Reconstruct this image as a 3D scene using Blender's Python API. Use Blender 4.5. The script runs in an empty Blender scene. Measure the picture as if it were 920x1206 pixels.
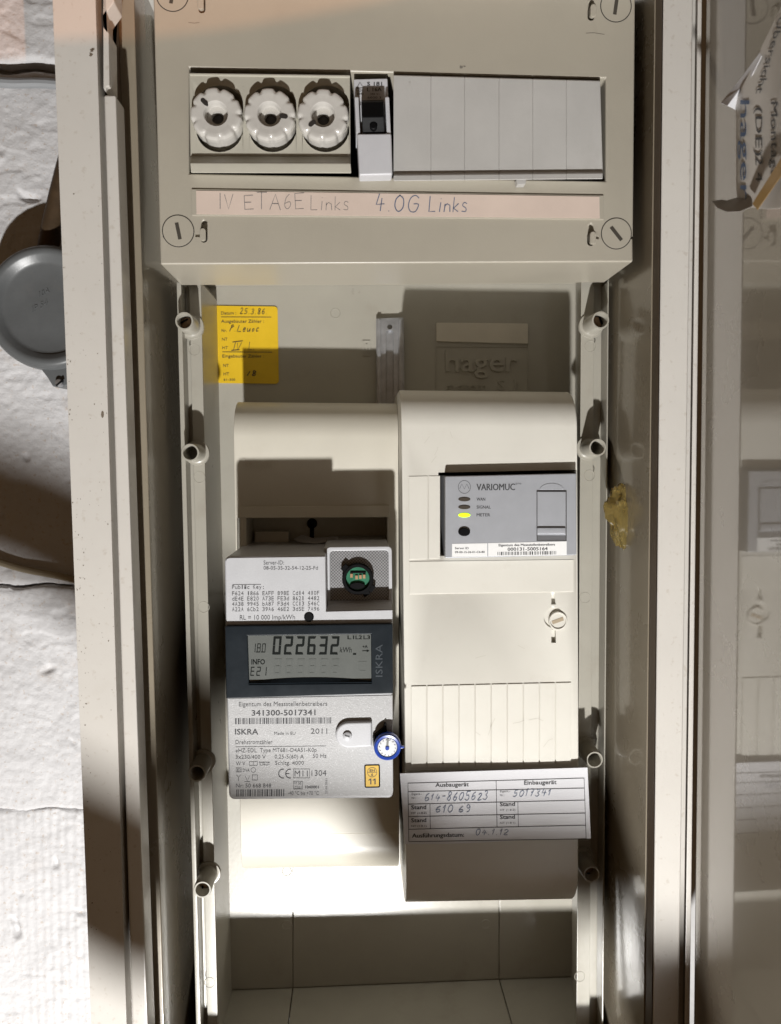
import bpy, bmesh, math, random
from mathutils import Vector, Matrix, noise
random.seed(7)
R = math.radians
SC = bpy.context.scene
COL = SC.collection

# ------------------------------------------------------------------ camera
FPX, W0, H0 = 911.0, 920.0, 1206.0
PITCH, YAW, ROLL = R(3.65), R(2.5), R(0.35)
CAMZ = 1.45
fwd = Vector((math.sin(YAW)*math.cos(PITCH), math.cos(YAW)*math.cos(PITCH), -math.sin(PITCH)))
right = fwd.cross(Vector((0, 0, 1))).normalized()
up = right.cross(fwd).normalized()
right, up = (right*math.cos(ROLL) + up*math.sin(ROLL)), (up*math.cos(ROLL) - right*math.sin(ROLL))
CAM = Vector((0, 0, CAMZ))
cam = bpy.data.cameras.new('camera')
cam.sensor_fit = 'VERTICAL'
cam.sensor_height = 7.3
cam.lens = FPX/H0*7.3
cam.clip_start = .01
cam.clip_end = 50
cam.dof.use_dof = True
cam.dof.focus_distance = .43
cam.dof.aperture_fstop = 2.6
camo = bpy.data.objects.new('camera', cam)
COL.objects.link(camo)
m = Matrix((right, up, -fwd)).transposed().to_4x4()
m.translation = CAM
camo.matrix_world = m
SC.camera = camo

def P(px, py, d):
    """world point on the plane Y = d that the photo shows at pixel px, py"""
    v = right*((px-W0/2)/FPX) - up*((py-H0/2)/FPX) + fwd
    v = v*(d/v.y)
    return CAM+v


# ------------------------------------------------------------------ world and lamps
w = bpy.data.worlds.new('World')
SC.world = w
w.use_nodes = True
w.node_tree.nodes['Background'].inputs[0].default_value = (1.0, .60, .30, 1)
w.node_tree.nodes['Background'].inputs[1].default_value = .08
SC.view_settings.view_transform = 'Standard'
SC.view_settings.look = 'None'
SC.view_settings.exposure = 0
SC.view_settings.gamma = 1


def spot(name, loc, aim, watts, color, size, blend, rad):
    l = bpy.data.lights.new(name, 'SPOT')
    l.energy = watts
    l.color = color
    l.spot_size = R(size)
    l.spot_blend = blend
    l.shadow_soft_size = rad
    o = bpy.data.objects.new(name, l)
    o.location = loc
    o.rotation_euler = (Vector(aim)-Vector(loc)).to_track_quat('-Z', 'Y').to_euler()
    COL.objects.link(o)
    return o


LAMP = Vector((-.05, -.40, CAMZ-.90))
spot('work_light', LAMP, (-.06, .43, CAMZ+.0), 91.0, (1, .987, .968), 66, .6, .016)
SIDE = Vector((.30, -.50, CAMZ-.182))
_a, _b = P(180, 50, .409), P(480, 0, .409)      # edge of its cone on the fuse box
_m = (_a.lerp(_b, .5)-SIDE).normalized()
_n = (_b-SIDE).cross(_a-SIDE).normalized()
_n = _n if _n.z > 0 else -_n
spot('warm_lamp', SIDE, SIDE+_m*math.cos(R(42))+_n*math.sin(R(42)), 18.0, (1, .40, .15), 84, .002, .004)


# ------------------------------------------------------------------ geometry helpers
def pxm(d):
    return d/FPX           # metres per pixel at depth d


class MB:
    def __init__(s):
        s.v, s.f = [], []

    def add(s, vs, fs):
        n = len(s.v)
        s.v += [Vector(a) for a in vs]
        s.f += [tuple(i+n for i in f) for f in fs]
        return s

    def loops(s, A, B, cap0=False, cap1=False, closed=True):
        n = len(A)
        fs = [(i, (i+1) % n, n+(i+1) % n, n+i) for i in range(n if closed else n-1)]
        if cap0:
            fs.append(tuple(range(n-1, -1, -1)))
        if cap1:
            fs.append(tuple(range(n, 2*n)))
        return s.add(list(A)+list(B), fs)

    def prism(s, poly, d0, d1):
        """outline in pixels at depth d0, carried straight back to depth d1"""
        A = [P(x, y, d0) for x, y in poly]
        B = [Vector((a.x, d1, a.z)) for a in A]
        return s.loops(A, B, True, True)

    def ring(s, outer, inner, d0, d1):
        n = len(outer)
        oa = [P(x, y, d0) for x, y in outer]
        ia = [P(x, y, d0) for x, y in inner]
        ob = [Vector((a.x, d1, a.z)) for a in oa]
        ib = [Vector((a.x, d1, a.z)) for a in ia]
        s.add(oa+ia+ob+ib, [f for i in range(n) for j in [(i+1) % n] for f in
              [(i, j, n+j, n+i), (2*n+i, 3*n+i, 3*n+j, 2*n+j), (i, 2*n+i, 2*n+j, j), (n+i, n+j, 3*n+j, 3*n+i)]])
        return s

    def lathe(s, c, prof, n=32, sx=1.0):
        """profile (radius m, depth) around an axis along Y through point c"""
        rings = []
        for r, d in prof:
            rings.append([Vector((c.x+sx*r*math.cos(2*math.pi*i/n), d, c.z+r*math.sin(2*math.pi*i/n))) for i in range(n)])
        base = len(s.v)
        for rg in rings:
            s.v += rg
        for k in range(len(rings)-1):
            for i in range(n):
                j = (i+1) % n
                s.f.append((base+k*n+i, base+k*n+j, base+(k+1)*n+j, base+(k+1)*n+i))
        return s

    def tube(s, pts, r, n=8, cap=True):
        pts = [Vector(p) for p in pts]
        rs = r if isinstance(r, (list, tuple)) else [r]*len(pts)
        base = len(s.v)
        for k, p in enumerate(pts):
            t = (pts[min(k+1, len(pts)-1)]-pts[max(k-1, 0)]).normalized()
            a = t.cross(Vector((0, 1, .13))).normalized()
            b = t.cross(a)
            s.v += [p+rs[k]*(a*math.cos(2*math.pi*i/n)+b*math.sin(2*math.pi*i/n)) for i in range(n)]
        for k in range(len(pts)-1):
            for i in range(n):
                j = (i+1) % n
                s.f.append((base+k*n+i, base+k*n+j, base+(k+1)*n+j, base+(k+1)*n+i))
        if cap:
            s.f.append(tuple(base+i for i in range(n-1, -1, -1)))
            s.f.append(tuple(base+(len(pts)-1)*n+i for i in range(n)))
        return s

    def flat(s, poly, d):
        """flat polygon (print) at depth d; d may be a function of the pixel"""
        f = d if callable(d) else (lambda x, y: d)
        return s.add([P(x, y, f(x, y)) for x, y in poly], [tuple(range(len(poly)))])

    def stroke(s, pts, wpx, d):
        f = d if callable(d) else (lambda x, y: d)
        n = len(pts)
        L, Q = [], []
        for k in range(n):
            a = Vector(pts[max(k-1, 0)])
            b = Vector(pts[min(k+1, n-1)])
            t = (b-a)
            t = t.normalized() if t.length > 1e-6 else Vector((1, 0))
            nn = Vector((-t.y, t.x))*wpx*.5
            p = Vector(pts[k])
            L.append(p+nn)
            Q.append(p-nn)
        return s.add([P(p.x, p.y, f(p.x, p.y)) for p in L+Q], [(i, i+1, n+i+1, n+i) for i in range(n-1)])

    def build(s, name, mat, parent=None, bevel=0, seg=2, smooth=35, recalc=True):
        me = bpy.data.meshes.new(name)
        off = parent_loc(parent) if parent else Vector((0, 0, 0))
        me.from_pydata([v-off for v in s.v], [], s.f)
        if recalc or bevel:
            bm = bmesh.new()
            bm.from_mesh(me)
            if recalc:
                bmesh.ops.recalc_face_normals(bm, faces=bm.faces)
            if bevel:
                es = [e for e in bm.edges if len(e.link_faces) == 2 and e.calc_face_angle(0) > R(28)]
                bmesh.ops.bevel(bm, geom=es, offset=bevel, segments=seg, profile=.5, affect='EDGES', clamp_overlap=True)
            bm.to_mesh(me)
            bm.free()
        if smooth:
            me.polygons.foreach_set('use_smooth', [True]*len(me.polygons))
            me.set_sharp_from_angle(angle=R(smooth))
        me.materials.append(mat)
        o = bpy.data.objects.new(name, me)
        COL.objects.link(o)
        if bevel and name != 'cutter':
            weighted(o)
        if parent:
            o.parent = parent
        return o


def weighted(o):
    wn = o.modifiers.new('weighted', 'WEIGHTED_NORMAL')
    wn.keep_sharp = True
    wn.weight = 90


def parent_loc(o):
    v = Vector((0, 0, 0))
    while o:
        v += o.location
        o = o.parent
    return v


def tag(o, label, cat, group=None):
    o['label'] = label
    o['category'] = cat
    if group:
        o['group'] = group
    return o


def thing(name, label, cat, loc, group=None):
    o = bpy.data.objects.new(name, None)
    o.empty_display_size = .01
    o.location = loc
    COL.objects.link(o)
    return tag(o, label, cat, group)


def cut(o, cutters):
    """cut real holes with throw-away solids"""
    for c in cutters:
        mo = o.modifiers.new('cut', 'BOOLEAN')
        mo.operation = 'DIFFERENCE'
        mo.solver = 'EXACT'
        mo.object = c
    bpy.context.view_layer.update()
    dg = bpy.context.evaluated_depsgraph_get()
    me = bpy.data.meshes.new_from_object(o.evaluated_get(dg))
    o.modifiers.clear()
    old = o.data
    o.data = me
    me.name = old.name
    me.polygons.foreach_set('use_smooth', [True]*len(me.polygons))
    me.set_sharp_from_angle(angle=R(35))
    weighted(o)
    for c in cutters:
        bpy.data.objects.remove(c)


def cutter(poly, d0, d1):
    return MB().prism(poly, d0, d1).build('cutter', BLACK, smooth=0)


def rect(x0, y0, x1, y1):
    return [(x0, y0), (x1, y0), (x1, y1), (x0, y1)]


def rrect(q, r, n=4, only=(0, 1, 2, 3)):
    """rounded quad, corners in order tl tr br bl, radius in pixels"""
    out = []
    for k in range(4):
        p = Vector(q[k])
        if k not in only:
            out.append(tuple(p))
            continue
        a = (Vector(q[k-1])-p).normalized()
        b = (Vector(q[(k+1) % 4])-p).normalized()
        for i in range(n+1):
            t = i/n*math.pi/2
            out.append(tuple(p+a*r*(1-math.sin(t))+b*r*(1-math.cos(t))))
    return out


def ell(cx, cy, rx, ry=None, n=24, a0=0, a1=360):
    ry = ry or rx
    full = abs(a1-a0) >= 360
    k = n if full else n+1
    return [(cx+rx*math.cos(R(a0+(a1-a0)*i/n)), cy+ry*math.sin(R(a0+(a1-a0)*i/n))) for i in range(k)]


def capsule(cx, cy, rx, half, n=8):
    return [(cx+rx*math.cos(t), cy-half+rx*math.sin(t)) for t in [math.pi+math.pi*i/n for i in range(n+1)]] + \
           [(cx+rx*math.cos(t), cy+half+rx*math.sin(t)) for t in [math.pi*i/n for i in range(n+1)]]


def rotpoly(poly, cx, cy, deg):
    c, s = math.cos(R(deg)), math.sin(R(deg))
    return [(cx+(x-cx)*c-(y-cy)*s, cy+(x-cx)*s+(y-cy)*c) for x, y in poly]


# ------------------------------------------------------------------ lettering
_cache = {}


def glyphs(txt, bold=0.0):
    key = (txt, bold)
    if key not in _cache:
        cu = bpy.data.curves.new('t', 'FONT')
        cu.body = txt
        cu.size = 1
        cu.resolution_u = 2
        cu.offset = bold
        o = bpy.data.objects.new('t', cu)
        COL.objects.link(o)
        bpy.context.view_layer.update()
        me = bpy.data.meshes.new_from_object(o.evaluated_get(bpy.context.evaluated_depsgraph_get()))
        vs = [(v.co.x, v.co.y) for v in me.vertices]
        fs = [tuple(p.vertices) for p in me.polygons]
        bpy.data.objects.remove(o)
        bpy.data.meshes.remove(me)
        _cache[key] = (vs, fs)
    return _cache[key]


CAPH = None


def text(mb, txt, x0, x1, yb, h, d, bold=0.0, slope=0.0, thick=0, slant=0.0):
    """text between x0 and x1 (pixels), baseline yb, capital height h; slope dy/dx"""
    global CAPH
    if bold and not thick:
        f0 = d if callable(d) else (lambda x, y: d)
        for k, sh in enumerate((-h*bold*3.2, h*bold*3.2)):
            text(mb, txt, x0+sh, x1+sh, yb, h, lambda x, y, k=k: f0(x, y)-k*.00002, 0.0, slope, 0, slant)
        return mb
    if CAPH is None:
        CAPH = max(v[1] for v in glyphs('H')[0])
    vs, fs = glyphs(txt, bold)
    a, b = min(v[0] for v in vs), max(v[0] for v in vs)
    f = d if callable(d) else (lambda x, y: d)
    pts = []
    for x, y in vs:
        X = x0+(x-a)/(b-a)*(x1-x0)+slant*y/CAPH*h
        Y = yb-y/CAPH*h+slope*(X-x0)
        pts.append(P(X, Y, f(X, Y)))
    if thick:
        n = len(pts)
        back = [Vector((p.x, p.y+thick, p.z)) for p in pts]
        from collections import Counter
        ec = Counter()
        for fc in fs:
            for i in range(len(fc)):
                ec[tuple(sorted((fc[i], fc[(i+1) % len(fc)])))] += 1
        side = [(a_, b_, b_+n, a_+n) for (a_, b_), c in ec.items() if c == 1]
        mb.add(pts+back, list(fs)+side)
    else:
        mb.add(pts, fs)
    return mb


def vtext(mb, txt, xc, y0, y1, h, d, thick=0, bold=0):
    """text running upwards from y1 to y0"""
    vs, fs = glyphs(txt, bold)
    text(MB(), 'H', 0, 1, 0, 1, .4)
    a, b = min(v[0] for v in vs), max(v[0] for v in vs)
    pts = [P(xc+h/2-y/CAPH*h, y1-(x-a)/(b-a)*(y1-y0), d) for x, y in vs]
    mb.add(pts, fs)


HW = {
 'I': (.35, [[(.5, 0), (.5, 1)]]), 'V': (.8, [[(0, 1), (.5, 0), (1, 1)]]),
 'E': (.7, [[(1, 1), (0, .97), (.03, 0), (1, .03)], [(0, .5), (.8, .52)]]), 'T': (.8, [[(0, 1), (1, .97)], [(.5, 1), (.47, 0)]]),
 'A': (.85, [[(0, 0), (.5, 1), (1, 0)], [(.2, .4), (.8, .38)]]),
 'G': (.8, [[(1, .85), (.7, 1), (.3, .92), (.06, .6), (.05, .28), (.3, .03), (.7, .03), (.95, .25), (1, .48), (.55, .48)]]),
 'L': (.65, [[(.05, 1), (0, 0), (1, .02)]]), 'i': (.3, [[(.5, .6), (.5, 0)], [(.5, .82), (.6, .88)]]),
 'n': (.6, [[(0, .6), (0, 0)], [(0, .42), (.4, .6), (.85, .5), (.9, 0)]]), 'k': (.55, [[(0, 1), (0, 0)], [(.8, .6), (0, .25), (.9, 0)]]),
 's': (.5, [[(.9, .55), (.4, .62), (.1, .42), (.8, .25), (.7, .02), (0, .05)]]),
 'a': (.5, [[(.9, .55), (.3, .6), (.05, .3), (.3, 0), (.8, .15), (.9, .55), (.95, 0)]]),
 '0': (.6, [[(.5, 1), (.1, .75), (.05, .3), (.4, 0), (.85, .25), (.9, .75), (.5, 1)]]),
 'O': (.75, [[(.5, 1), (.1, .75), (.05, .3), (.4, 0), (.85, .25), (.9, .75), (.5, 1), (.4, .97)]]),
 '1': (.35, [[(0, .6), (.6, 1), (.5, 0)]]), '2': (.6, [[(.05, .8), (.4, 1), (.85, .75), (.1, 0), (1, .03)]]),
 '3': (.6, [[(.1, .9), (.6, 1), (.85, .75), (.4, .52), (.9, .3), (.5, 0), (0, .1)]]),
 '4': (.65, [[(.35, 1), (0, .4), (1, .42)], [(.7, .75), (.6, 0)]]),
 '5': (.6, [[(.95, 1), (.25, .97), (.15, .55), (.7, .58), (.9, .25), (.5, 0), (0, .1)]]),
 '6': (.6, [[(.75, 1), (.25, .7), (.05, .25), (.4, 0), (.85, .2), (.7, .48), (.1, .35)]]),
 '7': (.55, [[(0, .95), (.95, 1), (.4, 0)], [(.2, .5), (.85, .55)]]),
 '8': (.6, [[(.8, .85), (.4, 1), (.15, .75), (.8, .3), (.5, 0), (.1, .2), (.75, .7), (.8, .85)]]),
 '9': (.55, [[(.85, .8), (.4, 1), (.1, .7), (.5, .5), (.85, .8), (.8, .2), (.3, 0)]]),
 '.': (.25, [[(.4, .02), (.6, .06)]]), '-': (.5, [[(.1, .45), (.9, .48)]]), '/': (.4, [[(0, 0), (.9, .9)]]),
 'P': (.6, [[(.1, 0), (.4, 1)], [(.1, .85), (.6, 1), (.95, .8), (.3, .5)]]),
 'e': (.5, [[(.1, .3), (.8, .38), (.5, .6), (.1, .4), (.3, 0), (.9, .1)]]),
 'u': (.55, [[(0, .55), (.1, .05), (.6, .1), (.85, .55), (.9, 0)]]), 'o': (.45, [[(.5, .55), (.1, .3), (.4, 0), (.8, .3), (.5, .55)]]),
 'c': (.45, [[(.9, .5), (.4, .58), (.1, .25), (.4, 0), (.9, .1)]]),
}


def smooth_line(pts, n=3):
    if len(pts) < 3:
        return pts
    out = []
    for i in range(len(pts)-1):
        p0, p1, p2, p3 = [Vector(pts[max(0, min(len(pts)-1, j))]) for j in (i-1, i, i+1, i+2)]
        for k in range(n):
            t = k/n
            out.append(tuple(.5*((2*p1)+(p2-p0)*t+(2*p0-5*p1+4*p2-p3)*t*t+(3*p1-p0-3*p2+p3)*t**3)))
    out.append(tuple(pts[-1]))
    return out


def hand(mb, txt, x0, x1, yb, h, wpx, d, slope=0.0, slant=.12, jit=.06):
    rng = random.Random(txt)
    tot = sum((HW[c][0]+.28) if c != ' ' else .5 for c in txt)
    x = 0
    for c in txt:
        if c == ' ':
            x += .5
            continue
        wd, st = HW[c]
        sc = (x1-x0)/tot
        dy = rng.uniform(-.5, .5)*jit*h
        hs = h*(1+rng.uniform(-1, 1)*jit*1.5)
        for s_ in st:
            pts = []
            for u, v in s_:
                X = x0+(x+u*wd)*sc+slant*v*h+rng.uniform(-1, 1)*jit*.4*h
                Y = yb-v*hs+dy+rng.uniform(-1, 1)*jit*.4*h
                pts.append((X, Y+slope*(X-x0)))
            curvy = c not in 'IVETALikPn417-/.'
            mb.stroke(smooth_line(pts) if curvy else pts, wpx*rng.uniform(.8, 1.15), d)
        x += wd+.28


def barcode(mb, x0, x1, y0, y1, d, seed, slope=0.0, wid=1.0):
    rng = random.Random(seed)
    x = x0
    while x < x1:
        b = rng.choice((.7, .7, 1.1, 1.7))*wid
        b = min(b, x1-x)
        mb.flat([(x, y0+slope*(x-x0)), (x+b, y0+slope*(x-x0)), (x+b, y1+slope*(x-x0)), (x, y1+slope*(x-x0))], d)
        x += b+rng.choice((.7, .8, 1.2, 1.6))*wid


# ------------------------------------------------------------------ materials
def mat(name, rgb, rough=.5, metal=0.0, var=.06, vscale=40, bump=0.0, bscale=600, coat=0.0, coat_ior=1.5, coat_rough=.08,
        dirt=0.0, dirt_rgb=(.25, .2, .13), dscale=25, spec=.5, emit=None, trans=0.0, alpha=1.0, sss=0.0, fleck=0.0, fscale=700, rvar=0.1):
    m = bpy.data.materials.new(name)
    m.use_nodes = True
    nt = m.node_tree
    b = nt.nodes['Principled BSDF']
    N, L = nt.nodes.new, nt.links.new
    tc = N('ShaderNodeTexCoord')
    no = N('ShaderNodeTexNoise')
    no.inputs['Scale'].default_value = vscale
    no.inputs['Detail'].default_value = 6
    no.inputs['Roughness'].default_value = .6
    L(tc.outputs['Object'], no.inputs['Vector'])
    mr = N('ShaderNodeMapRange')
    mr.inputs[1].default_value, mr.inputs[2].default_value = .3, .7
    mr.inputs[3].default_value, mr.inputs[4].default_value = 1-var, 1+var
    L(no.outputs['Fac'], mr.inputs[0])
    mx = N('ShaderNodeVectorMath')
    mx.operation = 'SCALE'
    mx.inputs[0].default_value = rgb
    L(mr.outputs[0], mx.inputs['Scale'])
    out = mx.outputs[0]
    if dirt:
        n2 = N('ShaderNodeTexNoise')
        n2.inputs['Scale'].default_value = dscale
        n2.inputs['Detail'].default_value = 9
        n2.inputs['Roughness'].default_value = .7
        L(tc.outputs['Object'], n2.inputs['Vector'])
        cr = N('ShaderNodeMapRange')
        cr.inputs[1].default_value, cr.inputs[2].default_value = .56, .78
        cr.inputs[3].default_value, cr.inputs[4].default_value = 0, dirt
        L(n2.outputs['Fac'], cr.inputs[0])
        mi = N('ShaderNodeMix')
        mi.data_type = 'RGBA'
        L(cr.outputs[0], mi.inputs[0])
        L(out, mi.inputs[6])
        mi.inputs[7].default_value = (*dirt_rgb, 1)
        out = mi.outputs[2]
    if fleck:
        n3 = N('ShaderNodeTexNoise')
        n3.inputs['Scale'].default_value = fscale
        n3.inputs['Detail'].default_value = 2
        L(tc.outputs['Object'], n3.inputs['Vector'])
        c3 = N('ShaderNodeMapRange')
        c3.inputs[1].default_value, c3.inputs[2].default_value = .62, .72
        c3.inputs[3].default_value, c3.inputs[4].default_value = 0, fleck
        L(n3.outputs['Fac'], c3.inputs[0])
        m3 = N('ShaderNodeMix')
        m3.data_type = 'RGBA'
        L(c3.outputs[0], m3.inputs[0])
        L(out, m3.inputs[6])
        m3.inputs[7].default_value = (*dirt_rgb, 1)
        out = m3.outputs[2]
    L(out, b.inputs['Base Color'])
    b.inputs['Roughness'].default_value = rough
    if rvar:
        r2 = N('ShaderNodeMapRange')
        r2.inputs[1].default_value, r2.inputs[2].default_value = .3, .7
        r2.inputs[3].default_value, r2.inputs[4].default_value = max(.03, rough*(1-rvar)), min(1, rough*(1+rvar))
        L(no.outputs['Fac'], r2.inputs[0])
        L(r2.outputs[0], b.inputs['Roughness'])
    b.inputs['Metallic'].default_value = metal
    b.inputs['Specular IOR Level'].default_value = spec
    b.inputs['Coat Weight'].default_value = coat
    b.inputs['Coat IOR'].default_value = coat_ior
    b.inputs['Coat Roughness'].default_value = coat_rough
    b.inputs['Transmission Weight'].default_value = trans
    b.inputs['Alpha'].default_value = alpha
    if sss:
        b.inputs['Subsurface Weight'].default_value = sss
        b.inputs['Subsurface Radius'].default_value = (.004, .002, .001)
        b.inputs['Subsurface Scale'].default_value = 1
    if emit:
        b.inputs['Emission Color'].default_value = (*emit[0], 1)
        b.inputs['Emission Strength'].default_value = emit[1]
    if bump:
        bn = N('ShaderNodeTexNoise')
        bn.inputs['Scale'].default_value = bscale
        bn.inputs['Detail'].default_value = 4
        L(tc.outputs['Object'], bn.inputs['Vector'])
        bp = N('ShaderNodeBump')
        bp.inputs['Strength'].default_value = bump
        bp.inputs['Distance'].default_value = .0006
        L(bn.outputs['Fac'], bp.inputs['Height'])
        L(bp.outputs[0], b.inputs['Normal'])
        if coat:
            L(bp.outputs[0], b.inputs['Coat Normal'])
    return m


BLACK = mat('black_plastic', (.004,.004,.0045), .5, spec=.1)
DARKGAP = mat('dark_gap', (.03, .026, .022), .9, var=.2)
CREAM = mat('cream_plastic', (.62, .60, .54), .38, var=.025, vscale=25, bump=.04, bscale=900, dirt=.2, dirt_rgb=(.42, .36, .27), dscale=42)
CREAM2 = mat('cream_plastic_aged', (.58, .55, .47), .36, var=.03, vscale=25, bump=.04, bscale=900, dirt=.16, dirt_rgb=(.4, .33, .23), dscale=28)
PEBBLE = mat('pebble_grey_plastic', (.378, .348, .286), .33, var=.04, vscale=22, bump=.06, bscale=700, dirt=.22, dirt_rgb=(.3, .26, .2), dscale=22)
TRAY = mat('pale_grey_plastic', (.355,.337,.288), .30, var=.05, vscale=26, bump=.06, bscale=500, dirt=.4, dirt_rgb=(.25, .21, .16), dscale=34)
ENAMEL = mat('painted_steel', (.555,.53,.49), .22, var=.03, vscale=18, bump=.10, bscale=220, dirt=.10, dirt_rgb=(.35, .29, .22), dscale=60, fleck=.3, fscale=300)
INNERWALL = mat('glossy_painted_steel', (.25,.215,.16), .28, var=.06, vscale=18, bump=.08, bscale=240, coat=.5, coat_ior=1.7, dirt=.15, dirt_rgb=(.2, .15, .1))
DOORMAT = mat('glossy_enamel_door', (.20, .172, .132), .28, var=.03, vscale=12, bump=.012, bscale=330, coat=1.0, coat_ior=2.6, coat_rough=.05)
CERAMIC = mat('porcelain', (.52, .50, .465), .16, var=.02, coat=.5, dirt=.18, dirt_rgb=(.35, .3, .24), dscale=120)
STRIP = mat('fuse_strip_plastic', (.44, .42, .355), .3, var=.04, vscale=60, bump=.04, bscale=700, dirt=.2, dirt_rgb=(.3, .26, .2), dscale=60)
BREAKER = mat('light_grey_plastic', (.52, .52, .54), .4, var=.05, vscale=60, bump=.05, dirt=.25, dirt_rgb=(.35, .33, .3), dscale=80)
BLANK = mat('grey_blank_plastic', (.46,.45,.43), .33, var=.06, vscale=30, bump=.08, bscale=400, dirt=.2, dirt_rgb=(.26, .24, .2), dscale=35)
LABELP = mat('pinkish_label_card', (.60, .49, .42), .6, var=.05, vscale=30, bump=.05, bscale=900)
PENCIL = mat('pencil', (.17, .16, .16), .7)
PENBLUE = mat('blue_grey_pen', (.10, .13, .20), .6)
INK = mat('printing_ink', (.03, .03, .034), .6)
INKGREY = mat('grey_printing_ink', (.05,.05,.053), .6)
YELLOW = mat('yellow_sticker_paper', (.66, .43, .012), .5, var=.06, vscale=60, bump=.06, bscale=300, dirt=.25, dirt_rgb=(.55, .35, .02), dscale=60)
ZINC = mat('zinc_plated_steel', (.50, .51, .53), .38, metal=.85, var=.18, vscale=120, bump=.1, bscale=500)
STEEL = mat('steel_screw', (.45, .43, .40), .35, metal=.9, var=.15, vscale=300)
RUSTY = mat('rusty_screw', (.22, .14, .08), .6, metal=.5, var=.3, vscale=300)
METERW = mat('meter_white_plastic', (.47, .475, .49), .42, var=.03, vscale=80, bump=.10, bscale=1500, fleck=.12, fscale=1800, dirt_rgb=(.9, .9, .92))
METERS = mat('meter_silver_plastic', (.36, .36, .36), .5, metal=.1, var=.06, vscale=300, bump=.16, bscale=1500, fleck=.4, fscale=1600, dirt_rgb=(.78, .78, .8))
NAVY = mat('dark_slate_plastic', (.010, .014, .018), .34, var=.1, vscale=100, spec=.18)
LCD = mat('lcd_glass', (.125,.133,.126), .2, var=.05, vscale=60, coat=.6, coat_rough=.05)
GHOST = mat('lcd_unlit_segment', (.112,.120,.113), .25)
GREEN = mat('green_circuit_board', (.02, .14, .075), .4, var=.2, vscale=300)
GOLD = mat('copper_contact', (.65, .42, .25), .35, metal=.7)
BLUE = mat('blue_seal_plastic', (.012, .05, .33), .28, coat=.3)
SEALW = mat('white_seal_disc', (.62, .63, .64), .4, var=.08, vscale=300)
SIGNY = mat('yellow_sign', (.62,.38,.012), .4)
GATEWAY = mat('silver_grey_housing', (.36, .37, .395), .36, metal=.15, var=.03, vscale=120, bump=.05, bscale=1200)
WHITEL = mat('white_label', (.78, .78, .77), .45, var=.02)
LED = mat('lit_green_led', (.5, .8, .03), .4, emit=((.55, 1.0, .0), 1.3))
LEDOFF = mat('unlit_led', (.06, .05, .04), .3)
PAPER = mat('white_paper', (.60, .60, .62), .75, var=.02, vscale=40, bump=.06, bscale=300)
BROCHURE = mat('brochure_paper', (.47, .44, .40), .5, var=.08, vscale=30)
WALLPAINT = mat('white_masonry_paint', (.56,.555,.56), .62, var=.05, vscale=22, bump=.5, bscale=800, fleck=.5, fscale=420, dirt=.35, dirt_rgb=(.42, .33, .25), dscale=34)
MORTAR = mat('painted_mortar', (.52,.515,.51), .7, var=.08, vscale=40, bump=.6, bscale=300, dirt=.3, dirt_rgb=(.35, .27, .2), dscale=40)
GREYBOX = mat('grey_bakelite', (.105, .11, .112), .34, var=.08, vscale=60, bump=.06, bscale=500, dirt=.2, dirt_rgb=(.22, .19, .16), dscale=50)
GREYCABLE = mat('grey_cable_sheath', (.26, .27, .28), .5, var=.05)
BEIGECABLE = mat('beige_cable_sheath', (.34, .29, .2), .55, var=.08, vscale=60)
CLOTHTAPE = mat('brown_cable_sleeve', (.06, .035, .015), .7, var=.3, vscale=100, bump=.2)
SHADEMAT = mat('painted_brown_shade', (.075, .05, .028), .6, var=.1)  # dark brown that stands for shade on the cabinet's side bands
AMBER = mat('amber_resin_film', (.55,.42,.15), .14, var=.25, vscale=120, trans=.8, coat=.6)
OCHRE = mat('ochre_tape', (.26,.16,.06), .4, var=.1)
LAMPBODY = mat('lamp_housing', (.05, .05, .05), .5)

# depths (metres from the camera along Y)
D_FR, D_FUSE, D_MET, D_RC, D_LC, D_BACK, D_RAIL, D_WALL = .385, .409, .416, .438, .467, .515, .463, .528
TOPY, BOTY = -90, 1400


def lx(a, b, y):
    return a+(b-a)*y/1206.0


def section(mb, sec, y0=TOPY, y1=BOTY):
    """closed cross-section swept from the top to the bottom: items (x at row 0, x at row 1206, depth)
    or a bare depth = go straight back (or forward) from the point before"""
    A, B = [], []
    for it in sec:
        if isinstance(it, tuple):
            a, b, d = it
            A.append(P(lx(a, b, y0), y0, d))
            B.append(P(lx(a, b, y1), y1, d))
        else:
            A.append(Vector((A[-1].x, it, A[-1].z)))
            B.append(Vector((B[-1].x, it, B[-1].z)))
    mb.loops(A, B, True, True)
    return mb


# ------------------------------------------------------------------ the masonry wall on the left
wall = MB()
a = P(-120, -150, D_WALL+.014)
b = P(-120, 1480, D_WALL+.014)
wall.add([(-.42, D_WALL+.012, CAMZ+.42), (.40, D_WALL+.012, CAMZ+.42), (.40, D_WALL+.012, CAMZ-.55), (-.42, D_WALL+.012, CAMZ-.55),
          (-.42, D_WALL+.10, CAMZ+.42), (.40, D_WALL+.10, CAMZ+.42), (.40, D_WALL+.10, CAMZ-.55), (-.42, D_WALL+.10, CAMZ-.55)],
         [(0, 1, 2, 3), (4, 7, 6, 5), (0, 4, 5, 1), (1, 5, 6, 2), (2, 6, 7, 3), (3, 7, 4, 0)])
wallo = wall.build('wall', MORTAR, smooth=0)
wallo['kind'] = 'structure'


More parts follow.
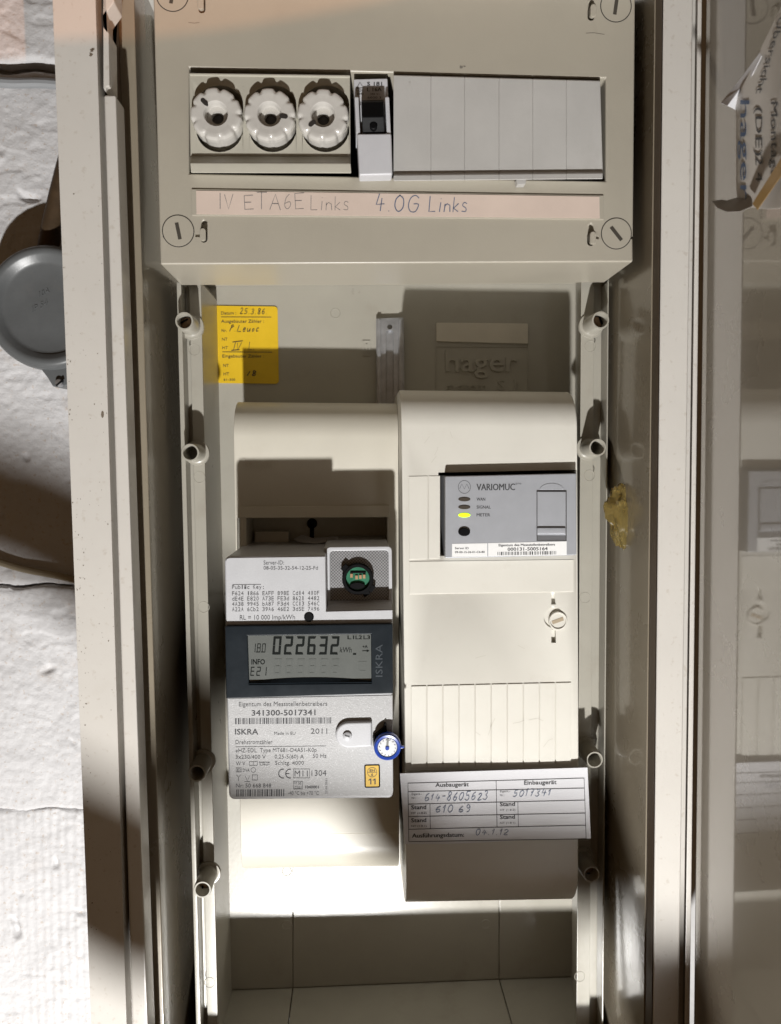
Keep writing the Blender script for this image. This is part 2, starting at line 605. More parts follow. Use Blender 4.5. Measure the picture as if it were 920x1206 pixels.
def block(x0, x1, y0, y1, seed, comb=0.0, proud=0.0, tilt=0.0):
    A, C = P(x0, y0, D_WALL), P(x1, y1, D_WALL)
    st = .00105
    nx, nz = int((C.x-A.x)/st), int((A.z-C.z)/st)
    mb = MB()
    vs, fs = [], []
    for j in range(nz+1):
        for i in range(nx+1):
            x, z = A.x+(C.x-A.x)*i/nx, A.z+(C.z-A.z)*j/nz
            q = Vector((x, z, seed))
            edge = min(i/nx*(C.x-A.x), (1-i/nx)*(C.x-A.x)+.02, j/nz*(A.z-C.z), (1-j/nz)*(A.z-C.z))
            edge += .003*noise.noise(q*55)
            dp = -proud
            dp += .0016*noise.noise(q*20)+.0006*noise.noise(q*80)+.00035*noise.noise(q*210)+.0003*noise.noise(q*420)
            rg = noise.ridged_multi_fractal(q*38, 1, 2.1, 4, 1, 2)
            dp -= .0002*rg
            fl_ = noise.noise(Vector((x*60+.8*noise.noise(q*80), z*110, seed)))
            dp += .0008*max(0, min(1, (fl_-.12)*14))*max(0, noise.noise(q*15+Vector((2, 7, 1)))+.35)
            pit = noise.noise(q*70+Vector((9, 3, 1)))
            if pit > .52:
                dp += (pit-.52)*.016
            if comb:
                dp += comb*math.sin(x*1150+3*noise.noise(q*20))*max(0, .4+noise.noise(q*12))
            if edge < .004:
                dp += (.004-edge)**2*130*(1+noise.noise(q*40))
            if i in (0, nx) or j in (0, nz):
                dp += .006
            wz = math.exp(-min(A.z-z, z-C.z)/.005)
            vs.append((x, D_WALL+dp, z+wz*(.0022*noise.noise(Vector((x*55, 0, 0)))+.0008*noise.noise(Vector((x*240, 3, 0))))))
    for j in range(nz):
        for i in range(nx):
            k = j*(nx+1)+i
            fs.append((k, k+1, k+nx+2, k+nx+1))
    mb.add(vs, fs)
    o = mb.build('brick', WALLPAINT, wallo, smooth=80)
    return o


for k, (y0, y1, cb, pr) in enumerate([(-170, 78.6, .0000, .001), (79.2, 689.6, 0, .000), (690.2, 952.6, .0001, .0012), (953.0, 1420, .00035, .0)]):
    block(-70, 150, y0, y1, 3.1+k*5.7, cb, pr)

# cables on the wall
mb = MB()
pts = [P(x, 97+.03*x+.6*math.sin(x*.1), D_WALL-.008) for x in range(-60, 190, 6)]
mb.tube(pts, .0032, 10)
gc = mb.build('grey_cable', GREYCABLE)
tag(gc, 'thin grey cable running level across the white wall near the top', 'cable')
mb = MB()
mb.tube([P(x, 662+.25*x+1.2*math.sin(x*.06), D_WALL-.0045) for x in range(-60, 180, 6)], .0024, 10)
bc = mb.build('beige_cable', BEIGECABLE)
tag(bc, 'beige painted cable sloping down the white wall below the grey junction box', 'cable')

# round junction box
DJ = .498
jr = thing('junction_box', 'round grey bakelite junction box on the white wall, half behind the cabinet edge', 'junction box', P(44, 366, D_WALL))
cj = P(56, 362, DJ)
u = pxm(DJ)*.865
mb = MB()
mb.lathe(cj, [(0, D_WALL+.01), (80*u, D_WALL+.01), (81*u, DJ+.008), (80*u, DJ+.005), (80*u, DJ+.0045)], 64)
for ang in (285, 105):
    pass
mb.build('box_body', GREYBOX, jr)
mb = MB()
mb.lathe(cj, [(81*u, DJ+.0065), (82*u, DJ+.004), (81*u, DJ+.0008), (77*u, DJ-.0026), (72*u, DJ-.0034), (67*u, DJ-.0026), (61*u, DJ+.0004), (56*u, DJ+.0016), (30*u, DJ+.0012), (0, DJ+.001)], 64)
lid = mb.build('lid', GREYBOX, jr, smooth=50)
mb = MB()
text(mb, 'IP 54', 38, 56, 368, 7, DJ+.0007, thick=.0008, slope=-.5)
text(mb, '10A', 46, 58, 350, 6, DJ+.0007, thick=.0008, slope=-.5)
mb.build('embossed_mark', GREYBOX, lid)
mb = MB()
mb.prism([(40, 420), (46, 432), (56, 445), (62, 455), (72, 457), (86, 450), (90, 430), (80, 415)], DJ+.002, DJ+.014)
mb.build('lug', GREYBOX, jr, bevel=.0008)
cs = P(70, 451, DJ+.001)
mb = MB().lathe(cs, [(5.5*u, DJ+.004), (5.5*u, DJ+.001), (4.5*u, DJ-.0006), (0, DJ-.0010)], 20)
sc = mb.build('screw', ZINC, jr)
MB().prism(rotpoly(rect(65, 450, 75, 452), 70, 451, -40), DJ-.0011, DJ+.0005).build('slot', BLACK, sc)
mb = MB()
mb.tube([P(50, 330, .515), P(57, 292, .512), P(62, 262, .514), P(70, 228, .516), P(80, 190, .517)], [.007, .0065, .0062, .006, .006], 14)
sl = mb.build('cable_sleeve', CLOTHTAPE)
tag(sl, 'brown sleeved cable rising from the top of the round grey junction box', 'cable')

# ------------------------------------------------------------------ cabinet
cab = thing('meter_cabinet', 'cream painted steel meter cabinet standing open, framing the whole meter panel', 'cabinet', P(450, 1330, D_FR))
L1, L2, L3, L4 = (62, 107.5), (112.5, 149), (119.5, 156.3), (132.5, 174)
mb = section(MB(), [(*L1, D_FR), (*L2, D_FR), D_FR+.0100, (*L3, D_FR+.0100), D_FR+.012, (*L1, D_FR+.012)])
mb.build('front_flange', ENAMEL, cab, bevel=.0012, seg=3)
mb = section(MB(), [(*L3, D_FR+.002), (*L4, D_FR+.002), D_FR+.016, (L3[0], L3[1], D_FR+.016)], 112, BOTY)
q = P(lx(*L3, 112), 112, D_FR+.002)
mb.build('lip', ENAMEL, cab, bevel=.0009, seg=2)
# cut-away upper end of the lip with its hook
mb = MB().prism([(121, -60), (134, -60), (134.5, 2), (123, 18), (123.5, 32), (128, 38), (129, 101), (125.5, 102), (124.5, 108), (121.5, 104)], D_FR+.003, D_FR+.016)
mb.build('hook', ENAMEL, cab, bevel=.0006)
# left side wall: outer part, step, inner part
A = section(MB(), [(*L4, D_FR+.0025), D_FR+.028, (159.5-9, 193.5-9, D_FR+.0285), (150, 184, D_FR+.0285), (L3[0], L3[1], D_FR+.0285), (L3[0], L3[1], D_FR+.0175), (L4[0]-1, L4[1]-1, D_FR+.0175)])
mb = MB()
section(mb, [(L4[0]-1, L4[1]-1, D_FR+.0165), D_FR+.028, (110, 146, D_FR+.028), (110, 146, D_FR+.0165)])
mb.build('shade_strip', SHADEMAT, cab)  # left side band, its shade put into the colour
mb = MB()
section(mb, [(148, 181, D_FR+.0285), (158, 193.5, D_FR+.0285), .524, (195, 225, .524), D_FR+.0285])
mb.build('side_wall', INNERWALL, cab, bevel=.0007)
# right side
R1, R2, R3, R4 = (781, 768.5), (817, 800), (821.5, 806), (827.5, 813)
mb = section(MB(), [(*R1, D_FR), (*R2, D_FR), D_FR+.008, (*R3, D_FR+.008), D_FR+.0115, (*R1, D_FR+.0115)])
mb.build('front_flange', ENAMEL, cab, bevel=.0012, seg=3)
mb = section(MB(), [(*R3, D_FR+.001), (*R4, D_FR+.001), D_FR+.012, (*R3, D_FR+.012)])
mb.build('lip', ENAMEL, cab, bevel=.0007)
mb = section(MB(), [(771, 758, D_FR+.012), .524, (760, 748, .524), (790, 778, D_FR+.0122)])
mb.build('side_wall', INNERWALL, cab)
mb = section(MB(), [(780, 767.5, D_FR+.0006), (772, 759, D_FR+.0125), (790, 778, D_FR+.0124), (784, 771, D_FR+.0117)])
mb.build('shade_strip', SHADEMAT, cab)  # narrow right strip with the shade painted brown
# back sheet, floor and top of the cabinet
zb, zt = CAMZ-.392, P(450, -75, D_FR).z
for nm, z0, z1, y0, y1 in (('cabinet_floor', zb-.004, zb+.0, D_FR, .524), ('cabinet_top', zt, zt+.004, D_FR, .524)):
    mb = MB()
    mb.add([(-.13, y0, z0), (.168, y0, z0), (.168, y1, z0), (-.13, y1, z0), (-.13, y0, z1), (.168, y0, z1), (.168, y1, z1), (-.13, y1, z1)],
           [(0, 1, 2, 3), (4, 7, 6, 5), (0, 4, 5, 1), (1, 5, 6, 2), (2, 6, 7, 3), (3, 7, 4, 0)])
    mb.build(nm, ENAMEL, cab, smooth=0)
mb = MB().add([(-.13, .5245, zb), (.168, .5245, zb), (.168, .5245, zt), (-.13, .5245, zt), (-.13, .526, zb), (.168, .526, zb), (.168, .526, zt), (-.13, .526, zt)],
              [(0, 1, 2, 3), (4, 7, 6, 5), (0, 4, 5, 1), (1, 5, 6, 2), (2, 6, 7, 3), (3, 7, 4, 0)])
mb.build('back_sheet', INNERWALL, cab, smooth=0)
# bottom flange in front, below the picture
zf = CAMZ-.404
mb = MB().add([(-.15, D_FR, zf-.05), (.17, D_FR, zf-.05), (.17, D_FR, zf+.006), (-.15, D_FR, zf+.006), (-.15, D_FR+.012, zf-.05), (.17, D_FR+.012, zf-.05), (.17, D_FR+.012, zf+.006), (-.15, D_FR+.012, zf+.006)],
              [(0, 1, 2, 3), (4, 7, 6, 5), (0, 4, 5, 1), (1, 5, 6, 2), (2, 6, 7, 3), (3, 7, 4, 0)])
mb.build('bottom_flange', ENAMEL, cab, smooth=0)
# open door
t0, t1 = P(829.5, 0, D_FR+.001), P(815, 1206, D_FR+.001)


def door_x(z):
    return t0.x+(t1.x-t0.x)*(z-t0.z)/(t1.z-t0.z)


mb = MB()
for_y = [D_FR+.001, D_FR-.006, .06]
vs = []
for z in (CAMZ+.30, CAMZ-.42):
    x = door_x(z)
    vs += [(x+.0015, D_FR+.001, z), (x, D_FR-.001, z), (x, .06, z), (x+.016, .06, z), (x+.016, D_FR+.001, z)]
mb.loops([Vector(v) for v in vs[:5]], [Vector(v) for v in vs[5:]], True, True)
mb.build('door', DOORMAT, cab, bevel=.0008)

# ------------------------------------------------------------------ moulded tray of the meter panel
tray = thing('meter_board', 'pale grey moulded plastic meter board tray with hollow screw posts along both rails', 'panel', P(460, 1163, D_BACK))
# back
mb = MB().prism([(240, 320), (690, 320), (680, 1180), (262, 1185)], D_BACK, D_BACK+.004)
mb.build('back_panel', TRAY, tray)
for x0, x1, yl, yr in ((264, 344.6, 1166, 1163), (345.6, 587.4, 1163, 1153), (588.4, 676, 1153, 1150)):
    MB().prism([(x0, 700), (x1, 700), (x1, yr), (x0, yl)], D_BACK-.0012, D_BACK-.0002).build('back_plate', TRAY, tray, bevel=.0004)
# left rail
mb = MB()
section(mb, [(199, 231, .4555), (204.5, 236.5, .4555), D_RAIL+.004, (215.5, 246, D_RAIL+.004), D_RAIL, (229, 256.7, D_RAIL), D_BACK+.003, (235, 262, D_BACK+.0035), (215, 245, D_BACK+.0035), (203, 234, D_RAIL+.006)], 332, 1260)
mb.build('rail', TRAY, tray, bevel=.0006)
mb = MB()
section(mb, [(686.5, 679, D_RAIL), (702, 694.5, D_RAIL), D_RAIL+.004, (712.5, 704, D_RAIL+.004), .4555, (718.5, 709, .4555), D_RAIL+.006, (700, 690, D_BACK+.0035), (680, 672, D_BACK+.0035)], 332, 1260)
mb.build('rail', TRAY, tray, bevel=.0006)
# floor of the tray: three plates
fz = [P(262, 1166, D_BACK), P(344.5, 1163, D_BACK), P(345.5, 1163, D_BACK), P(587.5, 1153, D_BACK), P(588.5, 1153, D_BACK), P(680, 1150, D_BACK)]
for k in (0, 2, 4):
    a, b = fz[k], fz[k+1]
    x_a, x_b = a.x, b.x
    mb = MB().add([(x_a, D_BACK+.002, a.z), (x_b, D_BACK+.002, b.z), (x_b, .458, b.z+.001), (x_a, .458, a.z+.001),
                   (x_a, D_BACK+.002, a.z-.004), (x_b, D_BACK+.002, b.z-.004), (x_b, .458, b.z-.003), (x_a, .458, a.z-.003)],
                  [(0, 1, 2, 3), (4, 7, 6, 5), (0, 4, 5, 1), (1, 5, 6, 2), (2, 6, 7, 3), (3, 7, 4, 0)])
    mb.build('floor_plate', TRAY, tray, bevel=.0004)
# screw posts
posts = [(217, 378, 1), (224, 533, 0), (232, 911, 0), (238.5, 1048, 1), (707.5, 377, 1), (704, 527, 0), (700.5, 895, 0), (697, 1030, 1)]
for k, (x, y, sc_) in enumerate(posts):
    dt = .444
    c = P(x, y, dt)
    rr = 10.6*pxm(dt)
    mb = MB().lathe(c, [(rr*1.45, D_RAIL+.0005), (rr*1.40, D_RAIL-.0012), (rr*1.22, D_RAIL-.0012), (rr*1.06, D_RAIL-.0016), (rr, dt+.0006), (rr*.95, dt), (rr*.80, dt), (rr*.76, dt+.0005), (rr*.72, D_RAIL-.001), (0, D_RAIL-.001)], 36)
    po = mb.build('screw_post', TRAY, tray, smooth=40)
    if sc_:
        dd = dt+.008
        s_ = MB().lathe(c, [(rr*.7, dd+.002), (rr*.68, dd), (0, dd-.0003)], 20).build('screw', RUSTY, po)
        MB().prism(rotpoly(rect(x-5, y-1, x+5, y+1), x, y, -30-20*k), dd-.0005, dd+.0004).build('slot', BLACK, s_)
# ejector marks on the rails
mb = MB()
for x, y in ((229, 412), (235, 562), (240, 715), (247, 1157), (695, 408), (694, 560), (689, 704), (683, 1150)):
    c = P(x, y, D_RAIL)
    r0 = 6.5*pxm(D_RAIL)
    mb.lathe(c, [(r0*1.06, D_RAIL+.0001), (r0, D_RAIL-.00018), (r0*.9, D_RAIL+.0001)], 24)
for x, y in ((395, 369), (338, 1025), (338, 1088), (572, 1087)):
    c = P(x, y, D_BACK)
    r0 = 5.5*pxm(D_BACK)
    q0 = D_BACK if y < 600 else D_BACK-.0012
    mb.lathe(c, [(r0*1.1, q0+.0001), (r0, q0-.0003), (r0*.86, q0+.0001)], 24)
mb.build('mould_mark', TRAY, tray)['kind'] = 'stuff'
# embossed maker's field on the back, right
mb = MB()
mb.prism(rrect([(514, 380), (622, 381), (622, 405), (514, 402)], 1.5), D_BACK-.0012, D_BACK+.001)
mb.build('name_plate', mat('faded_label', (.56, .52, .44), .5, var=.06), tray, bevel=.0003)
mb = MB()
for q in ([(514, 408), (514, 462)], [(622, 408), (622, 462)], [(514, 408), (622, 408)]):
    (x0, y0), (x1, y1) = q
    mb.prism([(x0-.5, y0-.5), (x1+.5, y0-.5), (x1+.5, y1+.5), (x0-.5, y1+.5)], D_BACK-.0006, D_BACK+.001)
text(mb, 'hager', 525, 610, 437, 24, D_BACK-.0014, bold=.012, thick=.003)
text(mb, 'system', 526, 573, 458, 6.5, D_BACK-.0008, thick=.0014)
text(mb, 'S 1', 586, 608, 459, 12, D_BACK-.0008, thick=.0014)
mb.build('embossed_lettering', TRAY, tray)
mb = MB()
mb.ring(rect(427, 401, 436, 419), rect(428.5, 402.5, 434.5, 417.5), D_BACK-.0006, D_BACK+.001)
mb.prism(rect(431, 405, 432.5, 415), D_BACK-.0006, D_BACK+.001)
mb.build('embossed_arrow', TRAY, tray)

# slotted zinc strip
zs = thing('mounting_strip', 'slotted zinc-plated steel strip upright on the tray back above the meter covers', 'metal strip', P(459, 480, .514))
mb = MB()
q = rrect([(443, 375), (475.5, 374), (477, 500), (444, 500)], 1)
o = mb.prism(q, .5115, .513).build('strip', ZINC, zs, bevel=.0003)
cut(o, [cutter(capsule(459.5, 440, 4.6, 48), .507, .5135), cutter(ell(459.5, 383.5, 3, n=14), .507, .5135)])
for x in (446.5, 472):
    MB().prism(rect(x-2.2, 376, x+2.2, 500), .5095, .5113).build('folded_edge', ZINC, zs, bevel=.0004)
MB().prism(rect(455, 388, 464, 500), .5138, .5146).build('inner_bar', ZINC, zs)

# yellow sticker
st = thing('yellow_sticker', 'yellow meter record sticker with handwriting, on the tray back below the fuse box', 'sticker', P(290, 452, .5145))
sq = [(251, 360), (327, 361), (328.5, 452), (255, 451)]
MB().prism(rrect(sq, 4), .5142, .5149).build('paper', YELLOW, st)
ds = .5140
mb = MB()
text(mb, 'Datum :', 260.5, 278, 370.5, 3.5, ds)
mb.flat([(260.5, 373), (319.5, 373.2), (319.5, 373.8), (260.5, 373.6)], ds)
text(mb, 'Ausgebauter Zähler :', 260.5, 311, 380.2, 3.6, ds)
text(mb, 'Nr.', 261, 267, 391, 3.4, ds)
text(mb, 'NT', 261.5, 268, 401.3, 3.4, ds)
text(mb, 'HT', 262, 268.5, 411.3, 3.4, ds)
mb.flat([(262, 414.2), (320.5, 414.4), (320.5, 415), (262, 414.8)], ds)
text(mb, 'Eingebauter Zähler :', 262, 311, 421.2, 3.6, ds)
text(mb, 'NT', 263, 269.5, 432.2, 3.4, ds)
text(mb, 'HT', 263.3, 270, 442.2, 3.4, ds)
text(mb, '61–300', 263.5, 277, 448.5, 2.6, ds)
mb.build('printed_text', INK, st)
mb = MB()
hand(mb, '25.3.86.', 282.5, 316, 369.5, 6.2, .65, ds-.0001, slope=.02, slant=.2)
hand(mb, 'P.Leuoc', 270, 306, 390.5, 7.5, .65, ds-.0001, slant=.3)
hand(mb, 'IV', 274, 284, 412.5, 9, .65, ds-.0001, slant=.25)
mb.stroke([(274, 403), (286, 401.5)], .8, ds-.0001)
mb.stroke([(272.5, 412.8), (282, 412)], .8, ds-.0001)
hand(mb, 'L.', 293, 301, 412, 9, .65, ds-.0001, slant=.1)
hand(mb, '/8', 291, 304, 442.5, 6, 1.0, ds-.0001)
mb.build('handwriting', INK, st)

# ------------------------------------------------------------------ fuse box
fb = thing('fuse_box', 'pebble grey fuse box at the top of the cabinet with slotted corner discs', 'fuse box', P(466, 312, D_FUSE))
oL, oR = lambda y: 180.5+.0265*y, lambda y: 748.5-.009*y
outer = [(oL(-60), -60), (oR(-60), -60), (oR(308), 308.5), (oL(311), 311.5)]
inner = [(223, 79.5), (713.5, 92), (713.5, 213), (223, 204)]
cov = MB().ring(outer, inner, D_FUSE, D_FUSE+.047).build('cover', PEBBLE, fb, bevel=.0010, seg=3)
cl = []
slots = [(238.5, 269), (698.5, 273), (699, 5), (236, -4)]
for x, y in slots:
    cl.append(cutter(capsule(x, y, 4.2, 10), D_FUSE-.004, D_FUSE+.0052))
discs = [(210, 272, -12), (726, 275, -38), (203, -6, 10), (725.5, 7, 8)]
for x, y, a in discs:
    pass
for x0, x1, y in ((189.5, 192.5, 275), (228, 234, 274.5), (702, 708.5, 277), (743, 750, 277)):
    cl.append(cutter(rect(x0, y-2, x1, y+2), D_FUSE-.004, D_FUSE+.0014))
cut(cov, cl)
for x, y, a in discs:
    c = P(x, y, D_FUSE)
    r0 = 18.25*pxm(D_FUSE)
    dk = MB().lathe(c, [(r0*.945, D_FUSE+.002), (r0*.945, D_FUSE-.00014), (r0*.93, D_FUSE-.00018), (0, D_FUSE-.00018)], 40).build('turn_screw', PEBBLE, fb, smooth=15)
    MB().lathe(c, [(r0*1.005, D_FUSE+.001), (r0*1.005, D_FUSE-.00006), (r0*.93, D_FUSE-.00006)], 40).build('gap', DARKGAP, dk)
    s_ = MB().prism(rotpoly(rect(x-2.1, y-10, x+2.1, y+10), x, y, a), D_FUSE-.00030, D_FUSE-.00005).build('slot', mat('shadow_slot', (.05, .042, .032), .8), dk)
    MB().prism(rotpoly(rect(x-1.0, y-10, x+2.1, y+10), x, y, a), D_FUSE-.0004, D_FUSE-.0002).build('slot_wall', PEBBLE, dk) if 0 else None
for x, y in slots:
    MB().prism(capsule(x+.3, y+7, 3.6, 4), D_FUSE-.0008, D_FUSE+.004).build('latch_tongue', PEBBLE, fb, bevel=.0004)
bz = [(oL(-60)+8, -60), (oR(-60)-8, -60), (oR(308)-1.5, 307.5), (oL(311)+1.5, 310.5)]
MB().prism([(x, y) for x, y in bz], D_FUSE+.0475, D_BACK-.0005).build('base', PEBBLE, fb, bevel=.0006)
MB().prism([(x, y) for x, y in [(216, 70), (720, 70), (720, 222), (216, 222)]], D_FUSE+.030, D_FUSE+.034).build('inner_plate', DARKGAP, fb)
for v_ in ():
    pass

mb = MB()
ds_ = D_FUSE-.00008
mb.stroke([(690, 39), (700, 38.6), (712, 40.5)], .7, ds_)
mb.stroke([(222, 26.5), (229, 27.3), (235, 26.4)], .6, ds_)
for cx_, cy_, r_ in ((543, 79, 2.6), (547, 78, 1.6), (228, 241, 1.0), (228, 246, 1.0), (564, 235, 1.2)):
    mb.flat([(cx_+r_*random.uniform(.6, 1.3)*math.cos(t), cy_+r_*random.uniform(.5, 1)*math.sin(t)) for t in [i*.7 for i in range(9)]], ds_)
mb.build('scuff_mark', mat('grey_scuff', (.17, .155, .13), .7), fb)['kind'] = 'stuff'
mb = MB()
rg = random.Random(5)
for k in range(120):
    y_ = rg.triangular(200, 1180, 720)
    xl_, xr_ = lx(62, 107.5, y_), lx(112.5, 149, y_)
    x_ = xl_+(xr_-xl_)*min(.97, max(.03, rg.choice((rg.gauss(.12, .08), rg.random()))))
    r_ = rg.choice((.35, .4, .5, .6, .9))
    mb.flat([(x_+r_*rg.uniform(.5, 1.3)*math.cos(t), y_+r_*rg.uniform(.6, 1.5)*math.sin(t)) for t in [i*1.05 for i in range(6)]], D_FR-.00008)
mb.flat(ell(120.8, 488, 1.7, 4.3, n=10), D_FR-.00008)
for x_, y_ in ((108, 60), (110, 58), (107, 64)):
    mb.flat([(x_+rg.uniform(1, 3)*math.cos(t), y_+rg.uniform(1, 3)*math.sin(t)) for t in [i*.8 for i in range(8)]], D_FR-.00008)
mb.build('paint_chip', mat('bare_chip', (.14, .11, .08), .7), cab)['kind'] = 'stuff'

# fuse carrier strip
fs_ = thing('fuse_carrier', 'beige plastic carrier strip holding the three porcelain screw fuses', 'fuse carrier', P(318, 203, .401))
d0 = .4065
mb = MB()
mb.prism([(222.5, 88), (412.5, 90.5), (413, 184), (224, 184)], d0, .43)
o = mb.build('front_plate', STRIP, fs_, bevel=.0006)
cents = [(254, 133), (317.3, 133.7), (380.3, 134.4)]
cut(o, [cutter([(x-28+3, 178), (x-28+3, 118)]+[(x+3+28*math.cos(t), 116-22*math.sin(t)+2) for t in [math.pi-math.pi*i/14 for i in range(15)]]+[(x+28+3, 178)]+[(x+3+28*math.cos(t), 148+27.5*math.sin(t)) for t in [math.pi*i/14 for i in range(1, 14)]], d0-.004, d0+.0090) for x, y in cents])
mb = MB()
A = [(224, 183.5, d0+.0005), (224, 192, .4012), (225, 203.5, .4018), (225, 204, .42), (224, 183.5, .42)]
mb.loops([P(x, y, d) for x, y, d in A], [P(x+189, y+.5, d) for x, y, d in A], True, True)
mb.build('lower_lip', STRIP, fs_, bevel=.0005)
MB().prism([(222.8, 85.5), (412.5, 88), (412.5, 91), (222.8, 88.5)], .4058, .43).build('upper_edge', STRIP, fs_, bevel=.0005)

capname = ['leftmost white porcelain screw fuse, test hole at its upper left', 'middle white porcelain screw fuse, test hole at its lower right',
           'rightmost white porcelain screw fuse, test hole at its lower left, next to the circuit breaker']
angs = [(-135, 19), (10, 17), (140, 16.5)]
for k, (cx, cy) in enumerate(cents):
    df = .4000
    r0 = 29.6*pxm(df)
    t = thing('screw_fuse', capname[k], 'screw fuse', P(cx, cy, d0+.008), 'porcelain screw fuses in the fuse box')
    c = P(cx, cy, df)
    n = 108
    prof = [(1.0, d0+.0088, 0), (1.0, df+.009, .5), (1.0, df+.0035, 1), (.985, df+.0014, 1), (.95, df+.0005, .95), (.90, df+.0001, .8), (.84, df, .45), (.76, df, .12), (.60, df+.0002, 0), (.48, df+.0003, 0), (.455, df+.0008, 0), (.43, df+.002, 0), (.41, df+.007, 0)]
    mb = MB()
    rings = []
    for rr, d, s_ in prof:
        ring = []
        for i in range(n):
            th = 2*math.pi*i/n
            nt = max(0, math.cos(9*th+k*.9))**3
            q = r0*rr*(1-0.062*s_*nt)
            ring.append(Vector((c.x+q*math.cos(th), d+.0012*s_*nt, c.z+q*math.sin(th))))
        rings.append(ring)
    for a_, b_ in zip(rings, rings[1:]):
        mb.loops(a_, b_)
    o = mb.build('cap', CERAMIC, t, smooth=50)
    a_, rad = angs[k]
    hx, hy = cx+rad*math.cos(R(a_)), cy+rad*math.sin(R(a_))
    cu = cutter(rotpoly(capsule(hx, hy, 3.4, 3.2), hx, hy, a_+90), df-.003, df+.004)
    # slot hole: the cap is an open shell, so the hole is lined with a dark sunken pocket
    bpy.data.objects.remove(cu)
    MB().prism(rotpoly(capsule(hx, hy, 2.6, 2.4), hx, hy, a_+90), df-.0001, df+.003).build('test_hole', mat('dark_hole', (.02, .015, .012), .8), t)
    MB().lathe(c, [(r0*.44, df+.0056), (r0*.24, df+.0054), (r0*.23, df+.009)], 32).build('contact_ring', CERAMIC, t)
    MB().lathe(c, [(r0*.40, df+.0088), (0, df+.0088)], 24).build('fuse_window', mat('dark_window', (.03, .022, .016), .5), t)

# circuit breaker
br = thing('circuit_breaker', 'narrow white circuit breaker with a black toggle between fuses and blank cover', 'circuit breaker', P(440, 206, .402))
mb = MB().prism([(416.5, 93), (456.5, 92), (459.5, 158), (419, 158)], .4075, .43)
mb.build('body', BREAKER, br, bevel=.0006)
mb = MB().prism([(420.5, 157), (461, 156.5), (462.5, 205.5), (423, 206.5)], .4005, .43)
mb.build('lower_body', BREAKER, br, bevel=.001, seg=3)
for x0 in (419.0, 455):
    MB().prism([(x0-1.5, 114), (x0+3.5, 114), (x0+5.5, 158), (x0+.5, 158)], .4015, .4078).build('cheek', BREAKER, br, bevel=.0005)
A = [(0, 118, .4070), (0, 120, .3985), (.6, 138, .3962), (1, 148, .3990), (1.4, 156, .4005), (1.4, 157, .4070)]
mb = MB().loops([P(425.5+x, y, d) for x, y, d in A], [P(452+x, y-.5, d) for x, y, d in A], True, True)
tg = mb.build('toggle', BLACK, br, bevel=.0006)
c = P(440, 148, .398)
MB().lathe(c, [(.0019, .401), (.0019, .3978), (.0015, .3974), (0, .3974)], 18).build('boss', BLACK, tg)
mb = MB()
dbk = .4073
text(mb, 'S 181', 432.5, 450, 101, 4.4, dbk, bold=.010)
text(mb, 'L 16A', 432.5, 449.5, 107.5, 4.4, dbk, bold=.010)
text(mb, '380 V~', 436, 448, 111.8, 2.2, dbk)
text(mb, '6000 3', 433, 449, 116, 2.4, dbk)
mb.stroke([(420, 104), (424, 97), (428, 103.5), (420, 104)], .7, dbk)
text(mb, 'VDE', 420, 428, 108, 2.6, dbk)
text(mb, '0641', 420.5, 428, 111.8, 2.6, dbk)
text(mb, 'E1', 419.5, 425, 124, 4, .4072)
mb.build('printed_text', INK, br)

# blank cover in six modules
bl = thing('blank_cover', 'grey plastic blanking strip of six modules covering the free fuse slots', 'blanking cover', P(586, 213, .402))
xs = [463.5, 507.6, 547.3, 587.8, 627.6, 667.2, 707]
for i in range(6):
    x0, x1 = xs[i]+.04, xs[i+1]-.04
    yt = lambda x: 88+(x-463)*.0275
    yb_ = lambda x: 213-(x-463)*.010
    f = lambda x: x+(3 if x > 700 else 0)*1.0
    A = [(yt, -.4, .4120), (yt, .6, .4066), (yb_, -9, .4062), (yb_, -6.5, .4038), (yb_, 0, .4035), (yb_, .4, .4120)]
    mb = MB().loops([P(x0, y(x0)+o_, d) for y, o_, d in A], [P(x1+(3 if (i == 5 and y is yb_) else 0), y(x1)+o_, d) for y, o_, d in A], True, True)
    mb.build('module', BLANK, bl, bevel=.00025, seg=1, smooth=12)
MB().prism([(481.5, 97), (484, 97), (484.3, 174), (482, 174)], .40625, .4068).build('ridge', BLANK, bl)
MB().prism([(608, 211), (620, 211), (619, 217), (609.5, 217.3)], .4038, .4085).build('tab', BLANK, bl, bevel=.0003)

# label strip
lb = thing('label_strip', 'long pinkish paper label strip with handwritten floor name on the fuse box', 'label', P(466, 256, D_FUSE))
MB().prism([(225.5, 222.5), (711, 230), (711.5, 258.5), (226, 253.5)], D_FUSE-.0009, D_FUSE+.0005).build('holder', PEBBLE, lb, bevel=.0003)
MB().prism([(231, 224.5), (706, 231.5), (706.5, 257), (231.5, 252)], D_FUSE-.0012, D_FUSE-.0008).build('card', LABELP, lb)
dl = D_FUSE-.0013
mb = MB()
hand(mb, 'IV', 257, 278, 246, 18, .85, dl, slant=0)
hand(mb, 'ETA6E', 288, 362, 246.5, 18.5, .8, dl, slant=.0, slope=.004)
hand(mb, 'Links', 366, 414, 247.5, 16, .65, dl, slant=.02, slope=.0)
mb.build('faint_handwriting', PENCIL, lb)
mb = MB()
hand(mb, '4.OG', 442, 496, 249, 19, 1.1, dl, slant=.1, slope=.012)
hand(mb, 'Links', 505, 553, 249.5, 17, 1.1, dl, slant=.1, slope=.0)
mb.build('handwriting', PENBLUE, lb)


